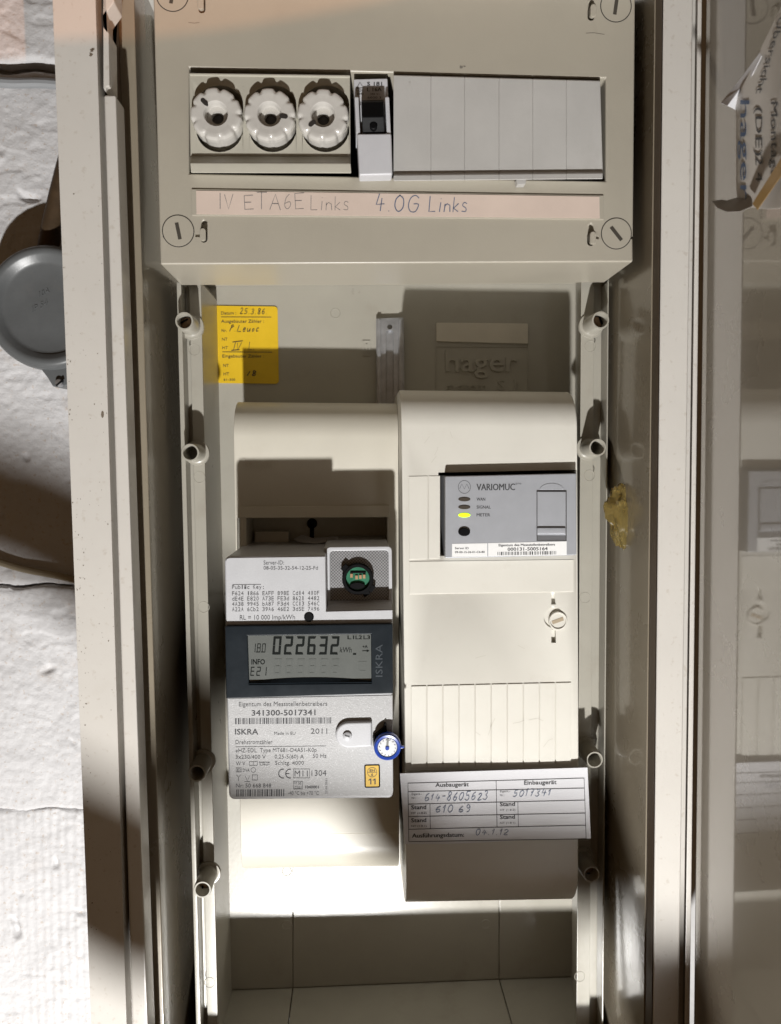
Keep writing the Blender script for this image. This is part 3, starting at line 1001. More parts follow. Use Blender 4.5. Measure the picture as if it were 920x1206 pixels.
# ------------------------------------------------------------------ meter covers
def sweep(prof, xl, xr, dref):
    """profile (depth, z rel. camera) swept from the left edge line to the right one (pixel lines at depth dref)"""
    def X(line, z):
        a, b = P(line[0], 0, dref), P(line[1], 1206, dref)
        return a.x+(b.x-a.x)*(z-a.z)/(b.z-a.z)
    A = [Vector((X(xl, CAMZ+z), d, CAMZ+z)) for d, z in prof]
    B = [Vector((X(xr, CAMZ+z), d, CAMZ+z)) for d, z in prof]
    return MB().loops(A, B, True, True)


def zy(x, y, d):
    return P(x, y, d).z-CAMZ


lc = thing('left_meter_cover', 'cream plastic meter mounting cover behind the electricity meter, rounded top and bottom', 'cover', P(375, 1022, D_LC))
Rr = .022
zt = zy(370, 474.5, .490)
zb = zy(370, 1022.5, .4785)+Rr*math.sin(R(62))
n = 10
prof = [(D_BACK-.0015, zt)]+[(D_LC+Rr*(1-math.cos(t)), zt-Rr+Rr*math.sin(t)) for t in [math.pi/2*(1-i/n) for i in range(n+1)]]
zl = zy(370, 983, D_LC)
prof += [(D_LC, zl+.0004), (D_LC+.0008, zl), (D_LC+.0008, zb)]
prof += [(D_LC+.0008+Rr*(1-math.cos(t)), zb-Rr*math.sin(t)) for t in [math.pi/2*(i/n) for i in range(1, n+1)]]+[(D_BACK-.0015, zb-Rr)]
o = sweep(prof, (266.5, 287), (468, 471), D_LC).build('cover', CREAM2, lc, bevel=.0012, seg=3)
cut(o, [cutter([(282, 610), (458.5, 608.5), (459.5, 899), (285, 900)], .44, .498), cutter(rect(277.5, 611, 281, 660), .46, D_LC+.004)])
MB().prism([(280, 596.5), (459, 595.3), (459, 609.2), (280, 610.2)], D_LC-.0012, D_LC+.0004).build('ridge', CREAM2, lc, bevel=.0004)
mb = MB()
text(mb, 'hager', 286, 326, 551, 11, D_LC-.00035, bold=.01, thick=.0008)
mb.build('embossed_lettering', CREAM2, lc)
mb = MB()
mb.flat(ell(367.5, 616.5, 6, n=20), .4968)
mb.flat(rect(365, 618, 370, 634), .4968)
mb.build('keyhole', BLACK, lc)
for x0, y0 in ((284, 590), (386, 590)):
    pass
MB().prism(rect(300, 626, 340, 660), .488, .4968).build('inner_block', CREAM2, lc, bevel=.0005)

rc = thing('right_meter_cover', 'taller cream plastic cover on the right with knock-out slots and a round lock', 'cover', P(578, 1062, D_RC))
zt = zy(575, 461, .461)
R2_ = .030
zb = zy(578, 1062, .453)+R2_*math.sin(R(60))
prof = [(D_BACK-.001, zt)]+[(D_RC+Rr*(1-math.cos(t)), zt-Rr+Rr*math.sin(t)) for t in [math.pi/2*(1-i/n) for i in range(n+1)]]
zs_ = zy(578, 907, D_RC)
prof += [(D_RC, zs_), (D_RC+.0014, zs_-.0006), (D_RC+.0014, zb)]
prof += [(D_RC+.0014+R2_*(1-math.cos(t)), zb-R2_*math.sin(t)) for t in [math.pi/2*(i/n) for i in range(1, n+1)]]+[(D_BACK-.001, zb-R2_)]
o = sweep(prof, (467, 480.7), (678, 683), D_RC).build('cover', CREAM, rc, bevel=.0022, seg=3)
cut(o, [cutter([(520.5, 557), (690, 553.5), (690, 656.5), (520.5, 659.5)], .42, .500),
        cutter(rect(653.5, 700, 659, 715), .43, D_RC+.003), cutter(rect(653.5, 746, 659, 761), .43, D_RC+.003),
        cutter(ell(657, 731, 12.4, n=32), .43, D_RC+.001)])
for q in ([(481.5, 561), (504, 560.5), (504, 658.5), (482, 659)], [(505, 560.5), (518.5, 560.3), (518.5, 658), (505, 658.5)]):
    MB().prism(q, D_RC-.0004, D_RC+.0006).build('side_panel', CREAM, rc, bevel=.0003)
MB().prism([(482, 661.3), (676, 659), (676, 697), (482.3, 700)], D_RC-.0004, D_RC+.0006).build('middle_panel', CREAM, rc, bevel=.0003)
MB().prism([(482.5, 701.5), (677, 698.5), (678, 803), (483.3, 808)], D_RC-.0001, D_RC+.0006).build('front_panel', CREAM, rc, bevel=.0002) if 0 else None
for i in range(10):
    x0 = 484.3+i*18.95
    x1 = x0+18.0
    MB().prism([(x0, 808.3-(x0-484)*.024), (x1, 808.3-(x1-484)*.024), (x1, 904.5-(x1-484)*.022), (x0, 904.5-(x0-484)*.022)], D_RC-.0007, D_RC+.0006).build('knock_out', CREAM, rc, bevel=.0004)
c = P(657, 731, D_RC)
r0 = 11.3*pxm(D_RC)
lk = MB().lathe(c, [(r0, D_RC+.002), (r0, D_RC-.0005), (r0*.95, D_RC-.0010), (r0*.85, D_RC-.0010), (r0*.80, D_RC-.0003), (0, D_RC-.0003)], 36).build('lock', CREAM, rc, smooth=30)
MB().prism(rotpoly(rect(650, 729, 664, 733.2), 657, 731, -20), D_RC-.0005, D_RC-.0002).build('slot', mat('tan_slot', (.36, .29, .20), .6), lk)

mb = MB()
ds_ = D_RC-.00078
for pts_ in ([(604, 852), (612, 850.5), (618, 848)], [(623, 848), (633, 846), (640, 849)], [(575, 866), (580, 852), (583, 846)], [(560, 862), (566, 866)], [(640, 880), (646, 872), (651, 870)]):
    mb.stroke(pts_, .7, ds_)
for pts_ in ([(500, 522), (506, 514)], [(512, 536), (515, 530), (516, 526)], [(508, 545), (514, 537)], [(530, 508), (533, 516)], [(560, 775), (572, 772)], [(610, 760), (618, 764)]):
    mb.stroke(pts_, .5, D_RC-.00008)
mb.build('scuff_mark', mat('faint_scuff', (.54, .515, .45), .6), rc)['kind'] = 'stuff'

# gateway module
gw = thing('gateway_module', 'silver grey gateway module with a lit green lamp set in the right cover', 'gateway', P(600, 658, .431))
DG = .4315
MB().prism([(524.5, 561), (679, 557.5), (679.5, 654), (524.5, 657.5)], DG, .495).build('housing', GATEWAY, gw, bevel=.0007)
mb = MB()
dg = DG-.0001
text(mb, 'VARIOMUC', 561.5, 606.5, 577.5, 7.6, dg, bold=.012, slope=-.006)
text(mb, 'pro', 607.5, 614, 570.5, 2.6, dg)
text(mb, 'WAN', 561.5, 571.5, 589.7, 3.6, dg, bold=.01)
text(mb, 'SIGNAL', 561.5, 578, 599, 3.6, dg, bold=.01)
text(mb, 'METER', 561.5, 577.3, 608.2, 3.6, dg, bold=.01)
c_ = ell(547, 573.5, 7.2, 7.6, n=28)
for i in range(28):
    mb.stroke([c_[i], c_[(i+1) % 28]], .5, dg)
mb.stroke([(541.5, 575.5), (544, 570), (547, 576), (550, 570), (552.5, 575.5)], .55, dg)
mb.build('printed_text', INKGREY, gw)
for y, mt in ((588, LEDOFF), (597.3, LEDOFF), (606.7, LED)):
    MB().prism(ell(547, y, 7.2, 2.6, n=20), DG-.0004, DG+.001).build('indicator_lamp', mt, gw, bevel=.0002, seg=1)
MB().prism(ell(547, 626.7, 7, 5, n=24), DG-.0012, DG+.001).build('button', BLACK, gw, bevel=.0005)
fl = MB().ring(rect(632.2, 577.6, 667.4, 637), rect(633, 579, 666.6, 636.4), DG-.00025, DG+.0008).build('flap_gap', DARKGAP, gw)
MB().prism(rect(633, 579, 666.6, 629.8), DG-.0008, DG+.001).build('flap', GATEWAY, gw, bevel=.0003)
MB().prism(rect(633, 621.5, 666.4, 628.8), DG-.0020, DG-.0006).build('flap_grip', GATEWAY, gw, bevel=.0006)
MB().prism(rect(633, 630.8, 666.5, 636.3), DG-.00012, DG+.0006).build('flap_recess_shade', mat('painted_recess_shade', (.11, .11, .115), .6), gw)  # shade below the flap, painted as a flat dark grey strip
MB().prism(ell(650, 576.6, 14, 7.5, n=16, a0=180, a1=360), DG-.0003, DG+.0006).build('thumb_tab', GATEWAY, gw, bevel=.0002)
MB().prism([(532.5, 640.5), (574, 639.8), (574, 655.3), (532.5, 655.8)], DG-.00012, DG+.0004).build('label', WHITEL, gw)
MB().prism([(575, 639.7), (667.5, 637.6), (667.5, 653.6), (575, 655.2)], DG-.00012, DG+.0004).build('label', WHITEL, gw)
mb = MB()
dg2 = DG-.0002
text(mb, 'Server ID', 536, 552, 646.8, 2.4, dg2, bold=.01)
text(mb, '09-00-15-26-01-C6-80', 536, 571, 651.6, 2.4, dg2, bold=.01, slope=-.01)
text(mb, 'Eigentum des Messstellenbetreibers', 587.5, 653.5, 643.5, 2.7, dg2, bold=.015, slope=-.015)
text(mb, '000131-5005164', 598, 645, 648.8, 3.8, dg2, bold=.014, slope=-.015)
barcode(mb, 586, 655.5, 650, 654, dg2, 4, slope=-.015, wid=.9)
mb.build('label_text', INK, gw)

# paper form
pf = thing('paper_form', 'white printed form with handwritten meter numbers taped over the right cover bottom', 'paper', P(583, 992, .434))


def dpap(x, y):
    u, v = (x-471)/221.0, (y-905)/88.0
    return .4335-.0030*(v-.2)**2-.0012*math.sin(u*5.2+.7)*(.4+v*.6)-.004*max(0, u-.93)**1.0


mb = MB()
nx, ny = 40, 14
fr, bk = [], []
for j in range(ny+1):
    for i in range(nx+1):
        u, v = i/nx, j/ny
        x = (471+u*221)*(1-v)+(477+u*219)*v
        y = (911-7*u)*(1-v)+(994-6*u+1.2*math.sin(u*6))*v
        p = P(x, y, dpap(x, y))
        fr.append(p)
        bk.append(p+Vector((0, .00015, 0)))
N_ = len(fr)
fs = []
for j in range(ny):
    for i in range(nx):
        k = j*(nx+1)+i
        fs.append((k, k+1, k+nx+2, k+nx+1))
        fs.append((k+N_, k+nx+1+N_, k+nx+2+N_, k+1+N_))
ed = [i for i in range(nx+1)]+[j*(nx+1)+nx for j in range(1, ny+1)]+[ny*(nx+1)+i for i in range(nx-1, -1, -1)]+[j*(nx+1) for j in range(ny-1, 0, -1)]
for i in range(len(ed)):
    a_, b_ = ed[i], ed[(i+1) % len(ed)]
    fs.append((a_, a_+N_, b_+N_, b_))
mb.add(fr+bk, fs)
mb.build('sheet', PAPER, pf, smooth=60)
dq = lambda x, y: dpap(x, y)-.00018
mb = MB()


def fline(x0, y0, x1, y1, w_=.7):
    n_ = 14
    mb.stroke([(x0+(x1-x0)*i/n_, y0+(y1-y0)*i/n_) for i in range(n_+1)], w_, dq)


fline(480.5, 922.5, 688, 916.5)
fline(480.7, 932.5, 688.3, 928.3)
fline(481, 947.2, 689, 942.5)
fline(481.2, 961.8, 689.6, 957.7)
fline(481.4, 976.7, 690, 972)
fline(481.6, 991.3, 690.4, 988)
fline(480.5, 922.5, 481.6, 991.3)
fline(584.4, 919.5, 585.5, 974.4)
fline(688, 916.5, 690.4, 988)
fline(506.5, 946.6, 506.9, 976.1, .6)
fline(610, 944.3, 610.6, 973.8, .6)
text(mb, 'Ausbaugerät', 513, 552, 926.9, 4.6, dq, bold=.014, slope=-.02)
text(mb, 'Einbaugerät', 617.5, 655.5, 924.3, 4.6, dq, bold=.014, slope=-.02)
text(mb, 'Eigent.-', 485, 497, 936.5, 2.4, dq, slope=-.02)
text(mb, 'Nr.:', 485, 490, 941, 2.4, dq, slope=-.02)
text(mb, 'Eigent.-', 589, 601, 933.2, 2.4, dq, slope=-.02)
text(mb, 'Nr.:', 589, 594, 937.8, 2.4, dq, slope=-.02)
for x0, y0 in ((484.5, 953.3), (589, 949.6), (484.5, 968.5), (589, 964.7)):
    text(mb, 'Stand', x0, x0+17.5, y0, 4.7, dq, bold=.014, slope=-.02)
for x0, y0, tx in ((484.5, 958.8, 'HT (1.8.2)'), (589, 955.2, 'HT (1.8.2)'), (484.5, 974, 'NT (1.8.1)'), (589, 970.4, 'NT (1.8.1)')):
    text(mb, tx, x0, x0+18, y0, 2.1, dq, slope=-.02)
text(mb, 'Ausführungsdatum:', 485.5, 546.5, 986.6, 4.9, dq, bold=.014, slope=-.02)
mb.build('printed_text', INK, pf)
mb = MB()
dh = lambda x, y: dpap(x, y)-.00025
hand(mb, '614-8605623', 500, 576, 943.3, 9, .75, dh, slope=-.02, slant=.25, jit=.1)
hand(mb, '5017341', 604, 650, 938.5, 8.5, .75, dh, slope=-.03, slant=.25, jit=.1)
hand(mb, '610 69', 513, 556, 957, 8, .8, dh, slope=-.01, slant=.2, jit=.1)
hand(mb, '04.1.12', 560, 600, 983.6, 6.5, .75, dh, slope=-.02, slant=.3, jit=.1)
mb.build('handwriting', PENBLUE, pf)

# ------------------------------------------------------------------ the meter
me_ = thing('electricity_meter', 'white and silver digital electricity meter with grey display, in front of the left cover', 'electricity meter', P(366, 940, D_MET))
body = [(264.5, 655), (383.6, 653.6), (384.6, 719.6), (462.7, 718), (464.5, 940), (269.5, 942)]
bo = rrect([(264.5, 655), (383.6, 653.6), (464.5, 940), (269.5, 942)], 7, only=(2, 3))
bo = [(264.5, 661), (266, 657), (270, 655), (383.6, 653.6), (384.6, 719.6), (462.7, 718)]+bo[2:]
MB().prism(bo, D_MET, .4966).build('body', METERW, me_, bevel=.0014, seg=3)
DO = D_MET+.0110
MB().prism([(381, 645), (459, 644), (460, 740), (382, 740)], DO+.0008, .4964).build('rear_body', METERW, me_, bevel=.0010, seg=3)
up_ = [(266, 657), (383, 655.5), (384, 720.2), (462.3, 718.5), (462.3, 733), (267, 736)]
o = MB().prism([(266, 661), (267.5, 658), (271, 657)]+up_[1:], D_MET-.0004, D_MET+.001).build('upper_plate', METERW, me_, bevel=.0003)
lowp = [(268, 822.5), (462.6, 818.5), (463.3, 937.5), (271, 939.5)]
MB().prism(rrect(lowp, 6, only=(2, 3)), D_MET-.0004, D_MET+.001).build('lower_plate', METERS, me_, bevel=.0005)
DB = D_MET-.0030
band = [(265, 737.5), (462.8, 735), (463.2, 817), (266.5, 823)]
win = [(291.5, 749), (437, 747.2), (437.5, 804.5), (293.5, 806)]
bd = MB().ring(band, win, DB, D_MET+.001).build('display_surround', NAVY, me_, bevel=.0006)
DL = D_MET-.0014
ld = MB().prism([(290, 746), (439, 745), (439, 807), (291, 808)], DL, DL+.001).build('screen', LCD, me_)
A = [(293, 805.6, DB+.0001), (293, 799, DL-.0001), (293, 808, DL)]
dsp = DL-.00012
mb = MB()
SEG = {'0': 'abcdef', '1': 'bc', '2': 'abged', '3': 'abgcd', '4': 'fgbc', '5': 'afgcd', '6': 'afgedc', '8': 'abcdefg', 'E': 'afged'}


def seg7(mb, ch, x, y, w_, h, t, d, sl=-.08):
    g = .3
    H2 = h/2
    shapes = {'a': (g, 0, w_-g, t), 'd': (g, h-t, w_-g, h), 'g': (g, H2-t/2, w_-g, H2+t/2), 'f': (0, g, t, H2-g), 'b': (w_-t, g, w_, H2-g), 'e': (0, H2+g, t, h-g), 'c': (w_-t, H2+g, w_, h-g)}
    for s_ in SEG[ch]:
        x0, y0, x1, y1 = shapes[s_]
        if x1-x0 > y1-y0:
            c = t*.45
            pl = [(x0, y0+(0 if s_ == 'a' else (t if s_ == 'd' else t/2))), (x0+c, y0), (x1-c, y0), (x1, y0+(0 if s_ == 'a' else (t if s_ == 'd' else t/2))), (x1-c, y1), (x0+c, y1)]
        else:
            pl = [(x0, y0), (x1, y0+.01), (x1, y1), (x0, y1-.01)]
        mb.flat([(x+px+sl*(py-h), y+py) for px, py in pl], d-'abcdefg'.index(s_)*.000006)


for i, ch in enumerate('022632'):
    seg7(mb, ch, 320.6+i*13.6, 749.5, 9.8, 21.5, 2.8, dsp)
for i, ch in enumerate('180'):
    seg7(mb, ch, 296.5+i*5.9, 758, 4.2, 10.5, .9, dsp)
mb.flat(rect(301.6, 767.6, 302.6, 768.6), dsp)
mb.flat(rect(307.4, 767.6, 308.4, 768.6), dsp)
for i, ch in enumerate('E21'):
    seg7(mb, ch, 294.8+i*7, 785.5, 4.8, 10.5, 1.0, dsp)
text(mb, 'INFO', 296.3, 312, 782.6, 6, dsp, bold=.010)
text(mb, 'kWh', 400.2, 414, 768.5, 6.3, dsp, slant=.12)
mb.flat(rect(415.8, 769.3, 419.6, 771.3), dsp)
for i, tx in enumerate(('L1', 'L2', 'L3')):
    text(mb, tx, 409.5+i*9.4, 417+i*9.4, 752.8, 4.2, dsp, bold=.014)
text(mb, '+A', 427, 433, 763.2, 3.2, dsp, bold=.01)
mb.stroke([(426.8, 766.5), (432.5, 766.5)], .8, dsp)
mb.flat([(432, 764.8), (435.2, 766.5), (432, 768.2)], dsp)
mb.build('lit_segments', mat('lcd_segment', (.006, .008, .007), .5, spec=.08), ld)
mb = MB()
for i in range(6):
    seg7(mb, '8', 322+i*13.6, 776, 8.5, 18, 2.0, dsp)
mb.ring(rect(422, 779, 432, 791), rect(423.5, 780.5, 430.5, 789.5), dsp, dsp+.0001)
mb.build('unlit_segments', GHOST, ld)
mb = MB()
vtext(mb, 'ISKRA', 446.5, 759, 797, 8, DB-.0002)
mb.build('embossed_lettering', mat('embossed_slate', (.05, .06, .07), .3), bd)
# curved lower edge of the display window
A = [(291.5, 798.5, DL-.0002), (291.5, 801.5, DB+.0006), (291.5, 805, DB-.0001), (291.5, 807, DL)]
mb = MB()
n_ = 16
rows = []
for i in range(n_+1):
    u = i/n_
    dy = 4.5*(abs(2*u-1)**2)-1.2*u
    rows.append([P(x+u*147, y+(dy if k in (0,) else (dy*.6 if k == 1 else -1.6*u)), d) for k, (x, y, d) in enumerate(A)])
for a_, b_ in zip(rows, rows[1:]):
    mb.loops(a_, b_)
mb.build('window_edge', NAVY, bd, smooth=60)

# optical interface
of = thing('x', '', '', (0, 0, 0))
bpy.data.objects.remove(of)
q = [(384, 644.5), (461.5, 643.5), (462.3, 712), (384.5, 713)]
qi = [(388.5, 649), (457.5, 648), (458, 709), (389, 710)]
op = MB().ring(rrect(q, 5, only=(0, 1)), rrect(qi, 4, only=(0, 1)), DO-.0012, DO+.0012).build('optical_frame', METERW, me_, bevel=.0004)
MESH = mat('fine_metal_mesh', (.32, .32, .33), .42, metal=.6, var=.1, vscale=200)
nt = MESH.node_tree
bs = nt.nodes['Principled BSDF']
ck = nt.nodes.new('ShaderNodeTexChecker')
ck.inputs['Scale'].default_value = 1150
ck.inputs['Color1'].default_value = (.34, .34, .345, 1)
ck.inputs['Color2'].default_value = (.15, .15, .155, 1)
nt.links.new(nt.nodes['Texture Coordinate'].outputs['Object'], ck.inputs['Vector'])
nt.links.new(ck.outputs['Color'], bs.inputs['Base Color'])
MB().prism([(386, 647), (460, 646), (460, 716), (386, 717)], DO-.0002, DO+.0006).build('mesh_plate', MESH, op)
mb = MB()
A = [(384.8, 719.4, D_MET+.0004), (386.5, 707.5, DO-.0012), (386.5, 707.5, DO+.002), (384.8, 719.4, DO+.002)]
B = [(462.4, 717.8, D_MET+.0004), (460.5, 706.2, DO-.0012), (460.5, 706.2, DO+.002), (462.4, 717.8, DO+.002)]
mb.loops([P(*p) for p in A], [P(*p) for p in B], True, True)
mb.build('lower_slope', METERW, op)
cpx = (421.5, 682)
c = P(*cpx, DO+.0010-.004)
u = pxm(D_MET)
sn = MB().lathe(c, [(19*u, DO+.0010-.001), (19*u, DO+.0010-.0042), (18*u, DO+.0010-.0050), (15*u, DO+.0010-.0050), (14.4*u, DO+.0010-.004), (14.4*u, DO+.0010-.0022), (0, DO+.0010-.0022)], 40).build('optical_port', BLACK, op, smooth=40)
mb = MB()
for a_ in (-140, 35, 60):
    x, y = cpx[0]+19*math.cos(R(a_)), cpx[1]+19*math.sin(R(a_))
    mb.prism(rotpoly(rect(x-3, y-4, x+3.5, y+4), x, y, a_), DO+.0010-.0046, DO+.0010-.001)
mb.build('bayonet_tab', BLACK, sn)
MB().prism(ell(cpx[0], cpx[1]-.5, 13.6, 13.6, n=28), DO+.0010-.0029, DO+.0010-.0023).build('circuit_board', GREEN, sn)
mb = MB()
for x, y in ((414, 678), (420, 680), (424.5, 679.5), (429, 679)):
    mb.prism(rect(x-1.6, y-2.3, x+1.6, y+2.3), DO+.0010-.0037, DO+.0010-.0028)
mb.build('contact', GOLD, sn, bevel=.0001, seg=1)
mb = MB()
mb.prism(ell(421, 690, 9, 4, n=18), DO+.0010-.0042, DO+.0010-.0028)
mb.prism(rect(412.5, 673, 431, 675.2), DO+.0010-.0036, DO+.0010-.0028)
mb.build('sensor_window', BLACK, sn, bevel=.0002, seg=1)

# prints on the upper plate
dm = D_MET-.0005
mb = MB()
text(mb, 'Server-ID:', 310.5, 334.5, 665, 4.8, dm)
text(mb, '08-05-35-32-54-12-25-Fd', 310.5, 374.5, 671, 4.2, dm)
text(mb, 'RL = 10 000 Imp/kWh', 282.5, 347.5, 730, 5.4, dm, slope=-.008)
mb.flat([(274, 688.2), (307.5, 688), (307.5, 688.6), (274, 688.8)], dm)


def mono(mb, s, x0, yb, adv, h, d, slope=0):
    for i, ch in enumerate(s):
        if ch == ' ':
            continue
        wd = adv*(.35 if ch in ':1lI' else .78)
        text(mb, ch, x0+i*adv+(adv-wd)/2, x0+i*adv+(adv+wd)/2, yb+slope*i*adv, h, d, bold=.0)
        if ch in '1l:':
            pass


mono(mb, 'Public Key:', 273, 693.8, 3.55, 4.6, dm, -.01)
for i, s_ in enumerate(('F624 1866 EAFF 898E Cd14 410F', 'dE4E E820 A73E FE3d 8621 4482', '4A38 9945 bA87 F3d4 CC13 546C', 'A22A 6Cb2 39A6 46E2 3d5E 7A96')):
    mono(mb, s_, 273, 701.3+i*6.25, 3.57, 4.7, dm, -.006)
mb.build('upper_print', INKGREY, me_)
c = P(364, 726.5, D_MET)
MB().lathe(c, [(5.8*u, D_MET+.001), (5.8*u, D_MET-.0007), (5*u, D_MET-.0008), (4.4*u, D_MET-.0006), (0, D_MET-.0006)], 24).build('impulse_lamp', BLACK, me_)

# prints on the lower plate
mb = MB()
text(mb, 'Eigentum des Messstellenbetreibers', 281.5, 385.5, 832, 5.2, dm, slope=-.006)
text(mb, 'Drehstromzähler', 277.5, 321, 876.5, 5, dm)
mb.flat([(277.5, 879.4), (384, 878.4), (384, 878.9), (277.5, 879.9)], dm)
text(mb, 'eHZ-EDL  Type MT681-D4A51-K0p', 277.5, 373, 886.3, 4.7, dm, slope=-.008)
text(mb, '3x230/400 V', 277.5, 313, 893.8, 4.6, dm)
text(mb, '0,25-5(60) A', 323.5, 358, 893.5, 4.6, dm)
text(mb, '50 Hz', 368.5, 384.5, 892.6, 4.6, dm)
text(mb, 'W V', 278, 289, 901.5, 4.4, dm)
text(mb, 'Schltg. 4000', 324, 358, 900.8, 4.4, dm)
text(mb, 'M11', 347, 362.5, 914.7, 7, dm)
text(mb, '1304', 367, 384.5, 913.8, 6.6, dm)
text(mb, '2011', 366, 385.5, 864.3, 6.2, dm)
text(mb, 'Made in EU', 323, 348, 865.5, 3.4, dm)
text(mb, 'Nr: 50 668 848', 278, 319.5, 927.5, 4.6, dm)
text(mb, '-40 °C bis +70 °C', 339.5, 375.5, 936.2, 4.2, dm)
for r_ in (rect(345.5, 905.5, 364.8, 916.5), rect(293.5, 896.8, 303.5, 901.8), rect(278, 904.3, 284.5, 909.5), rect(345.5, 920, 356.5, 929.5), rect(297, 912.5, 303.5, 919)):
    mb.ring(r_, [(r_[0][0]+.5, r_[0][1]+.5), (r_[1][0]-.5, r_[1][1]+.5), (r_[2][0]-.5, r_[2][1]-.5), (r_[3][0]+.5, r_[3][1]-.5)], dm, dm+.00005)
mb.stroke([(298.5, 896.8), (298.5, 901.8)], .5, dm)
text(mb, 'EI', 279.3, 283.3, 908.6, 2.8, dm)
text(mb, 'DVA', 286, 294, 909, 3.6, dm)
c_ = ell(298.5, 907, 2.8, n=14)
for i in range(14):
    mb.stroke([c_[i], c_[(i+1) % 14]], .45, dm)
mb.stroke([(278.5, 912.5), (281, 915.5), (283.5, 912.5)], .6, dm)
mb.stroke([(281, 915.5), (281, 920)], .6, dm)
mb.stroke([(289, 914), (291.5, 920), (294, 914)], .0 or .5, dm)
mb.stroke([(288, 920.5), (294.5, 920.5)], .5, dm)
text(mb, 'M 00', 347, 355, 924, 2.8, dm)
text(mb, 'C021', 347, 355, 928.6, 2.8, dm)
vtext(mb, '27.05.2011', 384.5, 917, 935, 2.2, dm)
for cx_ in (333.5, 341.5):
    pass
mb.build('fine_print', INKGREY, me_)
mb = MB()
text(mb, '341300-5017341', 296.5, 371.5, 843, 6.4, dm, bold=.010, slope=-.008)
text(mb, 'ISKRA', 277, 304, 865.2, 6.6, dm, bold=.010)
text(mb, 'interne', 305.5, 317.5, 898.8, 2.2, dm, bold=.014)
text(mb, 'Uhr', 306, 317.5, 901.6, 2.0, dm, bold=.014)
text(mb, '1040001', 359.5, 375.5, 928.6, 3.2, dm, bold=.014)
barcode(mb, 277, 390.5, 846, 853, dm, 11, slope=-.008)
barcode(mb, 278.5, 335, 929.8, 938, dm, 5, slope=-.004)
# CE mark from two arcs
for cx_ in (333.2, 341.5):
    mb.stroke(ell(cx_, 911.2, 4.9, 5.2, n=14, a0=75, a1=285), 1.1, dm)
mb.stroke([(336.9, 911.2), (341, 911.2)], 1.0, dm)
mb.build('bold_print', INK, me_)

# yellow approval mark
qy = [(429, 900.5), (447.5, 900), (448, 927.5), (429.5, 928)]
am = MB().prism(rrect(qy, 2), dm, D_MET).build('approval_mark', BLACK, me_)
MB().prism(rrect([(430.6, 902), (446, 901.6), (446.4, 926), (431, 926.4)], 1), dm-.0001, D_MET).build('yellow_field', SIGNY, am)
mb = MB()
for x_ in (434.2, 439.2):
    mb.stroke([(x_, 919.2), (x_+2.3, 917.6)], 1.1, dm-.0002)
    mb.stroke([(x_+2.6, 917.2), (x_+2.6, 923.8)], 1.4, dm-.00022)
c_ = ell(438.4, 909.5, 5.6, n=22)
for i in range(22):
    mb.stroke([c_[i], c_[(i+1) % 22]], .45, dm-.0002)
mb.stroke([(432.8, 909.6), (444, 909.5)], .5, dm-.0002)
text(mb, 'EH', 435.5, 441.5, 908.7, 2.6, dm-.0002, bold=.010)
text(mb, '6', 437.3, 439.5, 913.9, 3, dm-.0002, bold=.010)
mb.build('mark_print', INK, am)

# seal lug
lug = [(438, 850), (438.8, 879.5), (412, 881.5)]+[(411+16*math.cos(t), 866-15.6*math.sin(t)) for t in [math.pi*1.5-math.pi*i/10 for i in range(11)]]
lug = [(438, 850)]+[(411-16*math.sin(t), 866-15.3*math.cos(t)) for t in [math.pi*i/12 for i in range(13)]]+[(438.6, 879.8)]
lo = MB().prism(lug, D_MET-.0030, D_MET+.001).build('seal_lug', METERW, me_, bevel=.0012, seg=3)
c = P(409, 867, D_MET-.003)
ss = MB().lathe(c, [(5.6*u, D_MET-.0025), (5.4*u, D_MET-.0040), (3.6*u, D_MET-.0045), (0, D_MET-.0046)], 22).build('screw', METERW, lo)
MB().prism(rotpoly(rect(406, 866.3, 412, 867.7), 409, 867, 15), D_MET-.0047, D_MET-.0040).build('slot', INKGREY, ss)

# lead seal with blue plastic ring
sl = thing('seal', 'blue ringed white plombe seal hanging by a black wire from the meter lug', 'seal', P(456, 881, D_MET-.009))
dsl = D_MET-.0075
c = P(456.5, 880.5, dsl)
us = pxm(dsl)
MB().lathe(c, [(15.5*us, dsl+.006), (16.5*us, dsl+.003), (16.3*us, dsl+.0006), (15*us, dsl), (12.4*us, dsl+.0002), (11.8*us, dsl+.0012), (11.5*us, dsl+.004)], 40).build('blue_ring', BLUE, sl, smooth=50)
MB().prism(rotpoly([(471, 879), (476, 878.5), (476.5, 880.5), (471, 882)], 471, 880, 8), dsl+.001, dsl+.003).build('tail', BLUE, sl, bevel=.0003)
MB().lathe(c, [(11.9*us, dsl+.005), (11.9*us, dsl+.0012), (11.2*us, dsl+.0006), (0, dsl+.0005)], 36).build('disc', SEALW, sl)
mb = MB()
mb.prism(rotpoly(capsule(456.5, 875.5, 1.3, 4.5), 456.5, 875.5, 6), dsl+.0002, dsl+.002)
mb.build('pin', mat('grey_pin', (.16, .16, .15), .5), sl)
MB().prism(ell(456.2, 881.5, 2.4, n=12), dsl-.0001, dsl+.002).build('rivet', BLUE, sl)
mb = MB()
for i in range(14):
    a_ = i*360/14
    mb.stroke([(456.5+8.6*math.cos(R(a_)), 880.5+8.6*math.sin(R(a_))), (456.5+10*math.cos(R(a_+9)), 880.5+10*math.sin(R(a_+9)))], .6, dsl+.0004)
mb.build('stamp', INKGREY, sl)
MB().prism([(439, 868), (452, 857), (452.8, 852), (455, 852), (456, 862), (459, 868), (447, 873), (440, 880)], dsl+.0045, dsl+.0075).build('holder', BLACK, sl, bevel=.0006)

